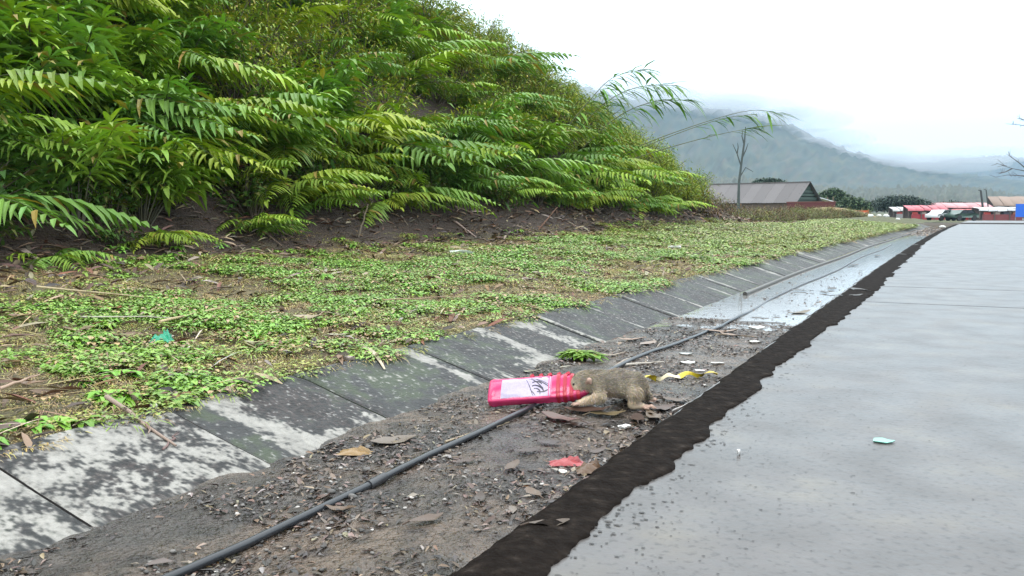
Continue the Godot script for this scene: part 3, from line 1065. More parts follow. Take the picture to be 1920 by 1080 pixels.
# ---------------------------------------------------------------- far things
func build_far() -> void:
	rng.seed = 4285
	# grey roofed house below the end of the bank
	var D := 80.0
	var k := D / FOCAL
	var r0 := along(1335, 343, D + 7.5)
	var r1 := along(1520, 341, D)
	var axis := (r1 - r0)
	axis.y = 0
	var length := axis.length()
	axis = axis.normalized()
	var front := Vector3(-axis.z, 0, axis.x)
	if front.dot(cam.position - r0) < 0: front = -front
	var gy := -0.36
	var house := thing("house", "low house with a long grey sheet roof and dark gable", "house", Vector3(r1.x, gy, r1.z))
	var inv := -house.position
	var ridge_y := r1.y
	var eave_y := ridge_y - 1.75
	var run := 2.3
	var base1 := Vector3(r1.x, 0, r1.z)
	var st := begin()
	var wl := 0.35
	for side in [1.0, -1.0]:
		var a: Vector3 = base1 + front * (run - 0.35) * side - axis * wl
		var b: Vector3 = a - axis * (length - wl)
		box(st, (a + b) * 0.5 + Vector3(0, (gy + eave_y) * 0.5 + 0.05, 0) + inv, Vector3(length - wl, eave_y - gy + 0.1, 0.12), Basis(axis, Vector3.UP, axis.cross(Vector3.UP)))
	mi("wall", done(st), mat(0.14, 0.10, 0.075, 0.8), house)
	var gs := begin()
	var ga := base1 - axis * wl + inv
	for off in [0.0, -0.12]:
		var c: Vector3 = ga + axis * off
		tri(gs, c + Vector3(0, ridge_y - 0.05, 0), c + front * (run - 0.3) + Vector3(0, eave_y + 0.15, 0), c - front * (run - 0.3) + Vector3(0, eave_y + 0.15, 0))
		quad(gs, c + front * (run - 0.3) + Vector3(0, eave_y + 0.15, 0), c - front * (run - 0.3) + Vector3(0, eave_y + 0.15, 0), c - front * (run - 0.3) + Vector3(0, gy, 0), c + front * (run - 0.3) + Vector3(0, gy, 0))
	mi("gable", done(gs), mat(0.03, 0.05, 0.04, 0.7), house)
	for i in 5:   # gable boards
		var bs := begin()
		var t := (i + 0.5) / 5.0
		var hw := (run - 0.3) * t
		box(bs, ga + axis * 0.03 + Vector3(0, lerpf(ridge_y - 0.05, eave_y + 0.15, t), 0), Vector3(hw * 1.9, 0.24, 0.03), Basis(front, Vector3.UP, front.cross(Vector3.UP)))
		mi("board", done(bs), mat(0.04, 0.065, 0.05, 0.7), house)
	var roof := mi("roof", BoxMesh.new(), mat(0.10, 0.09, 0.085, 0.7), house)
	(roof.mesh as BoxMesh).size = Vector3(length, 0.1, 0.22)
	roof.position = (base1 - axis * length * 0.5) + Vector3(0, ridge_y, 0) + inv
	roof.basis = Basis(axis, Vector3.UP, axis.cross(Vector3.UP))
	var rinv := roof.transform.affine_inverse()
	var sheets := 9
	for side in [1.0, -1.0]:
		for i in sheets:
			var ss := begin()
			var w := length / sheets
			var e := base1 - axis * (w * i) + inv
			var n := 14
			var tint := rng.randf_range(0.85, 1.15)
			for j in n:
				var q := []
				for g in [j, j + 1]:
					var wave := 0.025 * cos(g * PI) + 0.006 * (i % 2)
					var top: Vector3 = e - axis * (w * g / n) + Vector3(0, ridge_y + wave, 0)
					q.append(top)
					q.append(top + front * run * side + Vector3(0, eave_y - ridge_y - 0.1, 0))
				quad(ss, rinv * q[0], rinv * q[1], rinv * q[3], rinv * q[2])
			mi("sheet", done(ss), mat(0.135 * tint, 0.125 * tint, 0.125 * tint, 0.8), roof)
	# low red wall and white sheet beside the house
	var rp := along(1520, 388, D - 6.0)
	var rw := thing("red_wall", "low dark red wall in front of the grey roofed house", "wall", Vector3(rp.x, gy, rp.z), atan2(-axis.z, axis.x))
	st = begin()
	box(st, Vector3(0, 0.82, 0), Vector3(4.2, 1.64, 0.15))
	mi("panel", done(st), mat(0.10, 0.02, 0.02, 0.7), rw)
	st = begin()
	box(st, Vector3(0, 1.68, 0), Vector3(4.3, 0.08, 0.22))
	mi("coping", done(st), mat(0.15, 0.05, 0.04, 0.7), rw)
	var wp := along(1536, 372, D + 3.0)
	var sh := thing("lean_to", "small white sheet lean-to beside the dark gable", "shed", Vector3(wp.x, gy, wp.z), 0.4)
	st = begin()
	box(st, Vector3(0, wp.y - gy, 0), Vector3(2.4, 0.06, 2.0), Basis(Vector3(0, 0, 1), -0.28))
	mi("roof", done(st), mat(0.75, 0.78, 0.8, 0.5), sh)
	for q in [[-1, -0.9], [1, -0.9], [-1, 0.9], [1, 0.9]]:
		st = begin()
		box(st, Vector3(q[0], (wp.y - gy) * 0.5 - q[0] * -0.14, q[1]), Vector3(0.1, wp.y - gy, 0.1))
		mi("post", done(st), mat(0.12, 0.09, 0.06, 0.8), sh)
	# tan earth mound
	var mp := along(1570, 398, 69.0)
	var right := cam.transform.basis.x
	var fwd := Vector3(-right.z, 0, right.x) * -1.0
	st = begin()
	st.set_smooth_group(0)
	var G := []
	for i in 41:
		var row := []
		for j in 13:
			var s := i / 40.0 * 2.0 - 1.0
			var t := j / 12.0 * 2.0 - 1.0
			var y := 1.25 * pow(maxf(0.0, 1.0 - s * s), 0.55) * maxf(0.0, 1.0 - t * t) * (1.0 - 0.25 * s) + 0.10 * noise(s, t, 0.02, 101.0) + 0.05 * noise(s, t, 0.07, 102.0)
			row.append(Vector3(mp.x, -0.40 + maxf(y, -0.1), mp.z) + right * s * 3.6 + fwd * t * 1.6)
		G.append(row)
	for i in 40:
		for j in 12:
			for q in [[i, j], [i + 1, j], [i + 1, j + 1], [i, j], [i + 1, j + 1], [i, j + 1]]:
				var p: Vector3 = G[q[0]][q[1]]
				st.set_color(Color(0.30, 0.19, 0.11).lerp(Color(0.16, 0.17, 0.06), clampf(0.4 + 1.4 * noise(p.x, p.y + p.z, 0.004, 103.0), 0.0, 1.0)))
				st.add_vertex(p)
	st.index()
	kind(mi("earth_mound", done(st), vmat(0.9)), "structure")
	# orange net fence
	var op := along(1616, 396, 70.0)
	var of := thing("orange_fence", "low orange safety fence at the end of the grass verge", "fence", Vector3(op.x, -0.36, op.z), 0.25)
	for i in 3:
		st = begin()
		box(st, Vector3(-0.5 + i * 0.5, 0.55, 0), Vector3(0.07, 1.1, 0.07))
		mi("post", done(st), mat(0.2, 0.15, 0.1, 0.8), of)
		if i < 2:
			st = begin()
			box(st, Vector3(-0.25 + i * 0.5, 0.72, 0.04), Vector3(0.48, 0.55, 0.015), Basis(Vector3.UP, rng.randf_range(-0.08, 0.08)))
			mi("net", done(st), mat(0.62, 0.12, 0.05, 0.6), of)
	# bare tree behind the house and others
	bare_tree(along(1385, 378, 62.0), [[1397, 236], [1390, 300], [1385, 350]], 62.0, "slender bare tree rising in front of the grey sheet roof")
	edge_tree()
	# dome-shaped dark tree and others beyond the market
	crown_tree(1686, 362, 1620, 1752, 392, 115.0, "wide dark green dome-shaped tree behind the market stalls", Color(0.018, 0.04, 0.022))
	crown_tree(1440, 331, 1402, 1478, 348, 125.0, "dim green tree behind the grey roof ridge", Color(0.03, 0.06, 0.03))
	crown_tree(1560, 350, 1525, 1600, 385, 110.0, "mid green tree behind the white lean-to", Color(0.05, 0.09, 0.03))
	crown_tree(1600, 366, 1575, 1640, 392, 105.0, "small green tree between the lean-to and the dome-shaped tree", Color(0.06, 0.10, 0.035))
	crown_tree(1790, 375, 1745, 1840, 390, 135.0, "low green tree behind the long pink roof", Color(0.03, 0.06, 0.03))
	# market
	stall(1705, 388, 393, 66, 108.0, Color(0.42, 0.42, 0.42), Color(0.28, 0.28, 0.28), "market stall with a flat pale grey roof beside the dome-shaped tree", "awning")
	stall(1735, 385, 392, 70, 100.0, Color(0.45, 0.12, 0.14), Color(0.3, 0.03, 0.04), "open market stall with a faded pink roof and dark posts", "awning")
	stall(1800, 380, 387, 100, 112.0, Color(0.5, 0.24, 0.25), Color(0.25, 0.05, 0.05), "long market building with a pale pink roof", "awning")
	stall(1822, 392, 397, 62, 98.0, Color(0.5, 0.05, 0.05), Color(0.35, 0.02, 0.03), "small stall with bright red awning behind the parked cars", "awning")
	stall(1872, 388, 392, 80, 94.0, Color(0.55, 0.56, 0.57), Color(0.2, 0.05, 0.05), "market stall with a long white awning beside the blue tarpaulin", "awning")
	stall(1905, 368, 384, 90, 120.0, Color(0.24, 0.17, 0.13), Color(0.12, 0.09, 0.07), "brown roofed building behind the white awning", "roof")
	var bp := along(1921, 400, 90.0)
	var bt := thing("blue_tarpaulin", "bright blue tarpaulin hung on a frame at the market edge", "tarpaulin", Vector3(bp.x, -0.36, bp.z), -0.45)
	st = begin()
	for i in 8:
		var x0 := -0.85 + i * 0.21
		quad(st, Vector3(x0, 1.65, 0.03 * (i % 2)), Vector3(x0, 0.35, 0.06 * (i % 2)), Vector3(x0 + 0.21, 0.35, 0.06 * ((i + 1) % 2)), Vector3(x0 + 0.21, 1.65, 0.03 * ((i + 1) % 2)))
	mi("sheet", done(st), mat(0.01, 0.12, 0.6, 0.5), bt)
	for s in [-0.85, 0.83]:
		st = begin()
		box(st, Vector3(s, 0.85, -0.04), Vector3(0.06, 1.7, 0.06))
		mi("post", done(st), mat(0.2, 0.2, 0.2, 0.6), bt)
	# poles
	for q in [[1843, 357, 395, 100.0, 0.13, "stout dark leaning pole rising behind the stalls"], [1853, 356, 392, 104.0, 0.08, "thin grey pole standing next to the stout dark pole"]]:
		var tp := along(q[0] - 4, q[1], q[3])
		var bpz := along(q[0] + 3, 400, q[3])
		var pole := thing("pole", q[5], "pole", Vector3(bpz.x, -0.36, bpz.z))
		st = begin()
		tube(st, [Vector3.ZERO, tp - pole.position], [q[4], q[4] * 0.8], 8)
		mi("shaft", done(st), mat(0.04, 0.05, 0.05, 0.8), pole)
		st = begin()
		tube(st, [tp - pole.position, tp - pole.position + Vector3(-0.25, 0.04, 0)], [q[4] * 0.5], 6)
		mi("stub", done(st), mat(0.05, 0.06, 0.06, 0.8), pole)
	# parked cars
	car(1765, 410, 88.0, Color(0.7, 0.71, 0.72), "white car parked in front of the pink roofed stall", 0.5)
	car(1802, 411, 87.0, Color(0.05, 0.09, 0.07), "dark green car parked beside the white car", 0.35)
	# pale stones on the far verge
	for q in [[1632, 394, 0.16], [1648, 393, 0.13], [1662, 394, 0.15], [1684, 400, 0.09], [1767, 415, 0.1], [1595, 403, 0.08]]:
		var p := hit(q[0], q[1] + 12.0)
		var rk := mi("pale_stone", lump(Vector3(q[2] * 1.3, q[2] * 0.8, q[2])), mat(0.6, 0.6, 0.57, 0.8))
		rk.position = p + Vector3(0, q[2] * 0.3, 0)
		tag(rk, "pale stone lying at the far edge of the grass verge", "stone", "pale stones on the far verge")

func build_mist() -> void:
	# banks of low cloud lying on the ridge
	var fm := FogMaterial.new()
	fm.density = 0.008
	fm.albedo = Color(0.97, 0.985, 1.0)
	var root := Node3D.new()
	root.name = "cloud_bank"
	add_child(root)
	tag(root, "low white cloud drifting along the misty mountain ridge", "cloud")
	kind(root, "stuff")
	for e in [[1290, 196, 300, 60, 1.0], [1400, 206, 260, 50, 1.0], [1490, 226, 220, 40, 1.0], [1540, 262, 200, 34, 1.0], [1610, 288, 210, 30, 1.0], [1690, 305, 220, 30, 1.0], [1760, 308, 260, 30, 1.0], [1500, 268, 110, 14, 1.0], [1850, 290, 260, 26, 1.0], [1150, 190, 340, 70, 1.0]]:
		var D := 1330.0
		var k := D / FOCAL
		var f := FogVolume.new()
		f.name = "cloud"
		f.shape = RenderingServer.FOG_VOLUME_SHAPE_ELLIPSOID
		f.size = Vector3(e[2] * k, e[3] * k * 1.2, 150.0)
		f.material = fm
		root.add_child(f, true)
		f.position = along(e[0], e[1], D)
		f.rotation.y = deg_to_rad(YAW)

func stall(px: float, y_top: float, y_eave: float, wpx: float, D: float, roof_c: Color, trim: Color, label: String, roof_name: String) -> void:
	var k := D / FOCAL
	var g := along(px, 400, D)
	var gy := -0.36
	var o := thing("market_stall", label, "stall", Vector3(g.x, gy, g.z), deg_to_rad(YAW) - 0.25, "market stalls at the end of the road")
	var w := wpx * k
	var ht := along(px, y_top, D).y - gy
	var he := along(px, y_eave, D).y - gy
	var dep := 1.6
	var n := 5
	for i in n:
		var st := begin()
		var x0 := -w * 0.5 + w * i / n
		var x1 := x0 + w / n - 0.03
		var sag := rng.randf_range(-0.06, 0.06)
		quad(st, Vector3(x0, ht + sag, -dep), Vector3(x0, he + sag, dep), Vector3(x1, he - sag * 0.5, dep), Vector3(x1, ht - sag * 0.5, -dep))
		quad(st, Vector3(x0, he + sag, dep), Vector3(x0, he - 0.2 + sag, dep + 0.03), Vector3(x1, he - 0.2, dep + 0.03), Vector3(x1, he - sag * 0.5, dep))
		var t := rng.randf_range(0.85, 1.15)
		mi(roof_name, done(st), mat(roof_c.r * t, roof_c.g * t, roof_c.b * t, 0.6), o)
	for i in 4:
		for zz in [-dep + 0.1, dep - 0.1]:
			var st := begin()
			var h := ht if zz < 0 else he
			box(st, Vector3(-w * 0.5 + 0.1 + (w - 0.2) * i / 3.0, h * 0.5 - 0.03, zz), Vector3(0.09, h - 0.06, 0.09))
			mi("post", done(st), mat(0.1, 0.08, 0.07, 0.8), o)
	var st := begin()
	box(st, Vector3(0, ht * 0.45, -dep + 0.02), Vector3(w, ht * 0.9, 0.06))
	mi("back_wall", done(st), mat(0.16, 0.13, 0.12, 0.8), o)
	st = begin()
	box(st, Vector3(w * 0.02, 0.3, dep - 0.5), Vector3(w * 0.8, 0.6, 0.7))
	mi("counter", done(st), mat(trim.r, trim.g, trim.b, 0.7), o)
	for i in 4:
		st = begin()
		var c: Color = [Color(0.5, 0.06, 0.05), Color(0.45, 0.35, 0.3), Color(0.1, 0.1, 0.12), Color(0.55, 0.2, 0.1)][i]
		box(st, Vector3(-w * 0.3 + i * w * 0.2, 0.72, dep - 0.5), Vector3(w * 0.13, 0.24, 0.4))
		mi("goods", done(st), mat(c.r, c.g, c.b, 0.6), o)

func car(px: float, py: float, D: float, c: Color, label: String, turn: float) -> void:
	var g := along(px, py, D)
	var o := thing("parked_car", label, "car", Vector3(g.x, -0.36, g.z), deg_to_rad(YAW) + turn, "cars parked at the market")
	var L := 1.5
	var prof := [[-L, 0.32], [-L, 0.62], [-L * 0.62, 0.72], [-L * 0.32, 1.05], [L * 0.45, 1.07], [L * 0.75, 0.72], [L, 0.66], [L, 0.32]]
	var st := begin()
	for i in prof.size():
		var a: Array = prof[i]
		var b: Array = prof[(i + 1) % prof.size()]
		quad(st, Vector3(a[0], a[1], 0.7), Vector3(b[0], b[1], 0.7), Vector3(b[0], b[1], -0.7), Vector3(a[0], a[1], -0.7))
	for s in [0.7, -0.7]:
		for i in range(1, prof.size() - 1):
			tri(st, Vector3(prof[0][0], prof[0][1], s), Vector3(prof[i][0], prof[i][1], s), Vector3(prof[i + 1][0], prof[i + 1][1], s))
	mi("body", done(st), mat(c.r, c.g, c.b, 0.3), o)
	for s in [0.703, -0.703]:
		for q in [[-L * 0.5, -L * 0.26, -L * 0.02, -L * 0.02], [L * 0.03, L * 0.03, L * 0.42, L * 0.62]]:
			st = begin()
			quad(st, Vector3(q[0], 0.74, s), Vector3(q[1], 1.0, s), Vector3(q[2], 1.0, s), Vector3(q[3], 0.74, s))
			mi("window", done(st), mat(0.02, 0.025, 0.03, 0.1), o)
		for x in [-L * 0.62, L * 0.62]:
			st = begin()
			tube(st, [Vector3(x, 0.28, s * 0.82), Vector3(x, 0.28, s * 1.05)], [0.28], 14)
			mi("wheel", done(st), mat(0.02, 0.02, 0.02, 0.7), o)

func bare_tree(foot: Vector3, line: Array, D: float, label: String) -> void:
	var gy := height(foot.x, foot.z) - 0.1 if foot.z > -62.0 else -0.36
	var o := thing("bare_tree", label, "tree", Vector3(foot.x, gy, foot.z))
	var p := []
	for q in [[1385, 366], [1386, 340], [1391, 300], [1396, 265], [1398, 238]]: p.append(along(q[0], q[1], D) - o.position)
	var st := begin()
	tube(st, [Vector3.ZERO] + p, [0.12, 0.10, 0.09, 0.075, 0.06, 0.03], 7)
	mi("trunk", done(st), mat(0.05, 0.065, 0.06, 0.8), o)
	for b in [[[1389, 310], [1382, 288], [1374, 270]], [[1387, 332], [1398, 314], [1412, 322]], [[1395, 270], [1391, 255], [1393, 244]], [[1392, 295], [1399, 280], [1403, 268]], [[1382, 288], [1384, 276], [1383, 268]]]:
		st = begin()
		var q := []
		for e in b: q.append(along(e[0], e[1], D) - o.position)
		tube(st, q, [0.05, 0.035, 0.015], 5)
		mi("branch", done(st), mat(0.05, 0.06, 0.055, 0.8), o)

func edge_tree() -> void:
	var D := 48.0
	var foot := along(1985, 411, D)
	var o := thing("leafless_tree", "leafless tree with fine spreading twigs across the road", "tree", Vector3(foot.x, -0.04, foot.z))
	var st := begin()
	var top := along(1975, 230, D) - o.position
	var mid := along(1978, 330, D) - o.position
	tube(st, [Vector3.ZERO, mid, top], [0.14, 0.10, 0.04], 8)
	mi("trunk", done(st), mat(0.06, 0.05, 0.045, 0.8), o)
	var br := [[[1978, 336], [1930, 322], [1898, 316], [1868, 306]], [[1978, 330], [1925, 330], [1890, 328], [1866, 332]], [[1930, 322], [1912, 306], [1898, 296], [1886, 288]], [[1978, 260], [1940, 238], [1910, 234], [1886, 232]], [[1940, 238], [1925, 226], [1908, 222]], [[1898, 316], [1886, 322], [1872, 326]], [[1976, 300], [2020, 280], [2060, 262]], [[1976, 280], [2010, 240], [2030, 215]]]
	for b in br:
		st = begin()
		var q := []
		for e in b: q.append(along(e[0], e[1], D) - o.position)
		tube(st, q, [0.035, 0.025, 0.015, 0.008], 5)
		for i in 5:
			var s: Vector3 = q[1].lerp(q[-1], rng.randf())
			tube(st, [s, s + Vector3(rng.randf_range(-0.5, 0.1), rng.randf_range(-0.15, 0.35), rng.randf_range(-0.2, 0.2))], [0.012, 0.005], 4)
		mi("branch", done(st), mat(0.08, 0.075, 0.075, 0.8), o)

func crown_tree(px: float, top: float, x0: float, x1: float, base: float, D: float, label: String, c: Color) -> void:
	var k := D / FOCAL
	var g := along(px, base, D)
	var o := thing("tree", label, "tree", Vector3(g.x, -0.36, g.z), 0.0, "trees behind the market")
	var cy := g.y + 0.36
	var rx := (x1 - x0) * 0.5 * k
	var hh := (base - top) * k
	var st := begin()
	for i in 6000:
		var a := rng.randf() * TAU
		var e := acos(pow(rng.randf(), 0.8))
		var r := pow(rng.randf(), 0.35) * (1.0 + 0.18 * noise(cos(a) * sin(e), sin(a) * sin(e) + cos(e), 0.02, px))
		var p := Vector3(cos(a) * sin(e) * rx * r, cy - 0.2 + cos(e) * hh * r, sin(a) * sin(e) * rx * 0.7 * r)
		var d := Vector3(rng.randf_range(-1, 1), rng.randf_range(-0.6, 0.6), rng.randf_range(-1, 1)).normalized()
		leaf(st, p, d, Vector3.UP, rng.randf_range(0.22, 0.42), rng.randf_range(0.14, 0.24), 0.3, vary(c, 0.3), 0.2, false)
	mi("crown", done(st), vmat(0.7), o)
	st = begin()
	tube(st, [Vector3(0, 0, 0), Vector3(0.1, cy * 0.6, 0), Vector3(0, cy + hh * 0.4, 0)], [0.22, 0.16, 0.06], 7)
	for i in 5:
		var a := TAU * i / 5.0
		tube(st, [Vector3(0.05, cy * 0.8, 0), Vector3(cos(a) * rx * 0.5, cy + hh * 0.3, sin(a) * rx * 0.35)], [0.09, 0.03], 5)
	mi("trunk", done(st), mat(0.06, 0.05, 0.04, 0.8), o)

# ---------------------------------------------------------------- litter
func dead_leaf(at: Vector3, L: float, w: float, c: Color, turn: float, label: String, grp: String, curl := 0.4) -> Node3D:
	var o := thing("dead_leaf", label, "leaf", at + Vector3(0, 0.004, 0), turn, grp)
	var st := begin()
	var n := 6
	var rows := []
	for i in n + 1:
		var t := float(i) / n
		var ww := w * 0.5 * pow(sin(PI * clampf(t * 0.94 + 0.03, 0.0, 1.0)), 0.8) * (1.0 + rng.randf_range(-0.12, 0.12))
		var y := curl * L * 0.25 * pow(absf(t - 0.45) * 2.0, 2.0) + rng.randf_range(0, 0.004)
		rows.append([Vector3((t - 0.5) * L, y + ww * curl * rng.randf_range(0.4, 1.0), -ww), Vector3((t - 0.5) * L, y, rng.randf_range(-0.1, 0.1) * ww), Vector3((t - 0.5) * L, y + ww * curl * rng.randf_range(0.2, 1.0), ww)])
	for i in n:
		for k in 2: quad(st, rows[i][k], rows[i + 1][k], rows[i + 1][k + 1], rows[i][k + 1])
	mi("blade", done(st), mat(c.r * 0.72, c.g * 0.68, c.b * 0.58, 0.42), o)
	st = begin()
	tube(st, [rows[0][1], rows[0][1] + Vector3(-L * 0.22, -rows[0][1].y * 0.8 + 0.002, L * 0.03)], [0.0022, 0.0015], 5)
	mi("stalk", done(st), mat(c.r * 0.6, c.g * 0.55, c.b * 0.5, 0.6), o)
	return o

func flake(called: String, px: float, py: float, L: float, w: float, c: Color, turn: float, label: String, cat: String, thick := 0.004, rough := 0.4, grp := "") -> Node3D:
	var p := hit(px, py)
	var o := thing(called, label, cat, p + Vector3(0, thick * 0.5 + 0.001, 0), turn, grp)
	var n := 9
	var top := []
	var bot := []
	for i in n:
		var a := TAU * i / n
		var k := rng.randf_range(0.75, 1.08)
		var q := Vector3(cos(a) * L * 0.5 * k, 0.25 * thick + rng.randf_range(0, thick), sin(a) * w * 0.5 * k)
		top.append(q)
		bot.append(q * Vector3(0.93, 0, 0.93) + Vector3(0, q.y - thick, 0))
	var st := begin()
	for i in n:
		var j := (i + 1) % n
		tri(st, Vector3(0, thick * 1.1, 0), top[i], top[j])
	mi("face", done(st), mat(c.r, c.g, c.b, rough), o)
	st = begin()
	for i in n:
		var j := (i + 1) % n
		quad(st, top[i], bot[i], bot[j], top[j])
		tri(st, Vector3(0, -thick * 0.4, 0), bot[j], bot[i])
	mi("edge", done(st), mat(c.r * 0.8, c.g * 0.8, c.b * 0.8, rough), o)
	return o

func build_litter() -> void:
	rng.seed = 4322
	# black water pipe lying along the drain
	var st := begin()
	var pts := []
	var z := 0.9
	while z > -22.0:
		var u := -1.365 + 0.03 * sin(z * 0.9) - 0.05 * exp(-pow((z + 4.2) / 0.9, 2.0)) + 0.012 * noise(1, z, 0.02, 91.0)
		pts.append(Vector3(u + bend(z), floor_height(u, z) + 0.0085 if z > -8.0 else maxf(floor_height(u, z) + 0.0085, -0.1345), z))
		z -= 0.16
	for i in range(1, pts.size() - 1): pts[i].y = (pts[i - 1].y + pts[i].y + pts[i + 1].y) / 3.0 + 0.001
	var pipe := thing("black_pipe", "black plastic water pipe running along the drain floor", "pipe", pts[0])
	tube(st, pts.map(func(p): return p - pipe.position), [0.0105], 10)
	mi("pipe", done(st), mat(0.022, 0.024, 0.028, 0.3), pipe)
	st = begin()
	var ci := 18
	tube(st, [pts[ci] - pipe.position, pts[ci].lerp(pts[ci + 1], 0.5) - pipe.position], [0.0135], 10)
	mi("coupling", done(st), mat(0.03, 0.03, 0.033, 0.35), pipe)
	st = begin()
	var g := []
	z = -8.2
	while z > -40.0:
		var u := FOOT + 0.10 + 0.02 * sin(z * 0.7) + 0.05 * sstep(-20.0, -30.0, z)
		g.append(Vector3(u + bend(z), maxf(floor_height(u, z), -0.138) + 0.012, z))
		z -= 0.3
	var grey_pipe := thing("grey_pipe", "long grey pipe lying along the foot of the sloping drain wall", "pipe", g[0])
	tube(st, g.map(func(p): return p - grey_pipe.position), [0.017], 8)
	mi("pipe", done(st), mat(0.10, 0.095, 0.085, 0.5), grey_pipe)
	st = begin()
	tube(st, [Vector3.ZERO, (g[1] - g[0]) * 0.25], [0.022], 10)
	mi("collar", done(st), mat(0.08, 0.075, 0.07, 0.5), grey_pipe)

	# loose scraps nobody could count
	var xf := [[], []]
	var cl := [[], []]
	for n in 40000:
		var zz := -0.9 - pow(rng.randf(), 1.35) * 11.5
		var u := rng.randf_range(FOOT + 0.0, RIM - 0.01)
		if noise(u, zz, 0.022, 92.0) * 1.3 + 0.1 * sstep(-1.5, -0.9, u) + 0.45 * exp(-pow(Vector2(u + 1.15, zz + 3.3).length() / 0.35, 2.0)) < rng.randf_range(-0.32, 0.34): continue
		if zz < -6.3 and rng.randf() < 0.93: continue
		var h := floor_height(u, zz)
		if h < -0.139: h = -0.139
		var p := Vector3(u + bend(zz), h + 0.003, zz)
		var big := rng.randf()
		if rng.randf() < 0.86:
			var s := rng.randf_range(0.14, 0.46) + (0.4 if big > 0.97 else 0.0)
			var b := Basis(Vector3.UP, rng.randf() * TAU) * Basis(Vector3.RIGHT, rng.randf_range(-0.35, 0.35)) * Basis(Vector3.FORWARD, rng.randf_range(-0.4, 0.4))
			xf[0].append(Transform3D(b.scaled(Vector3(s * rng.randf_range(0.4, 1.3), s, s)), p))
			cl[0].append(vary([Color(0.055, 0.034, 0.024), Color(0.03, 0.021, 0.016), Color(0.095, 0.058, 0.04), Color(0.14, 0.09, 0.06), Color(0.02, 0.016, 0.013), Color(0.045, 0.03, 0.022), Color(0.22, 0.17, 0.13)][rng.randi() % 7], 0.3))
		else:
			var s := rng.randf_range(0.002, 0.0065) + (0.006 if big > 0.98 else 0.0)
			xf[1].append(Transform3D(Basis(Vector3.UP, rng.randf() * TAU).scaled(Vector3(s * 1.3, s * 0.7, s)), p))
			var c := rng.randf_range(0.04, 0.2) + (0.3 if rng.randf() < 0.08 else 0.0)
			cl[1].append(Color(c, c * 0.93, c * 0.86))
	for n in 2600:
		var zz := rng.randf_range(-46.5, -29.0)
		var u := rng.randf_range(FOOT + 0.02, RIM - 0.02)
		if rng.randf() > sstep(-28.0, -35.0, zz): continue
		var s := rng.randf_range(0.6, 1.8)
		xf[0].append(Transform3D((Basis(Vector3.UP, rng.randf() * TAU) * Basis(Vector3.RIGHT, rng.randf_range(-0.3, 0.3))).scaled(Vector3(s, s, s)), Vector3(u + bend(zz), maxf(floor_height(u, zz), -0.139) + 0.008, zz)))
		cl[0].append(vary([Color(0.22, 0.15, 0.10), Color(0.14, 0.09, 0.06), Color(0.26, 0.20, 0.14)][rng.randi() % 3], 0.3))
	st = begin()
	leaf(st, Vector3(0, 0, -0.035), Vector3(0, 0.1, 1).normalized(), Vector3.UP, 0.07, 0.024, 0.1, Color(1, 1, 1), 0.45)
	stuff("drain_litter", done(st), vmat(0.4), xf[0], cl[0], "wet dark leaf scraps covering the muddy drain floor", "leaf litter")
	stuff("drain_grit", lump(Vector3.ONE, 6, 4, 0.25), vmat(0.5), xf[1], cl[1], "small pebbles and grit on the muddy drain floor", "grit")

	# dead leaves one can tell apart
	var DL := [[1185, 640, 0.16, 0.06, Color(0.36, 0.25, 0.2), 0.3], [1215, 648, 0.14, 0.07, Color(0.30, 0.24, 0.22), 1.3], [1150, 668, 0.13, 0.03, Color(0.3, 0.24, 0.19), 0.6], [1350, 625, 0.22, 0.06, Color(0.32, 0.23, 0.19), 0.2], [1370, 632, 0.16, 0.05, Color(0.26, 0.18, 0.14), 2.7], [1500, 590, 0.2, 0.09, Color(0.2, 0.18, 0.15), 0.9], [1260, 612, 0.2, 0.05, Color(0.07, 0.045, 0.035), 0.3],
		[985, 700, 0.16, 0.03, Color(0.32, 0.33, 0.25), 0.25], [1100, 775, 0.17, 0.06, Color(0.10, 0.06, 0.05), 0.3], [1050, 790, 0.16, 0.07, Color(0.13, 0.08, 0.07), 2.9], [1140, 782, 0.13, 0.05, Color(0.19, 0.15, 0.09), 0.5], [1240, 770, 0.12, 0.05, Color(0.09, 0.05, 0.035), 0.9], [1225, 785, 0.13, 0.05, Color(0.14, 0.10, 0.07), 2.2], [1270, 755, 0.11, 0.05, Color(0.12, 0.085, 0.065), 0.1], [1195, 790, 0.1, 0.05, Color(0.07, 0.04, 0.03), 1.9], [1090, 800, 0.1, 0.04, Color(0.06, 0.035, 0.03), 0.6],
		[990, 850, 0.09, 0.04, Color(0.06, 0.035, 0.03), 0.6], [960, 880, 0.09, 0.035, Color(0.12, 0.08, 0.06), 1.6], [1030, 835, 0.08, 0.04, Color(0.05, 0.03, 0.03), 0.1], [1120, 850, 0.08, 0.03, Color(0.08, 0.05, 0.04), 1.2], [870, 870, 0.07, 0.03, Color(0.07, 0.04, 0.03), 0.8], [1030, 990, 0.08, 0.035, Color(0.09, 0.06, 0.04), 0.5], [800, 980, 0.09, 0.04, Color(0.11, 0.07, 0.05), 1.0], [900, 940, 0.07, 0.03, Color(0.06, 0.04, 0.03), 2.0], [1000, 930, 0.07, 0.035, Color(0.16, 0.11, 0.08), 2.5], [640, 960, 0.08, 0.04, Color(0.13, 0.08, 0.05), 0.2]]
	for e in DL: dead_leaf(hit(e[0], e[1]), e[2], e[3], e[4], e[5], "curled brown dead leaf lying on the muddy drain floor", "dead leaves in the drain")
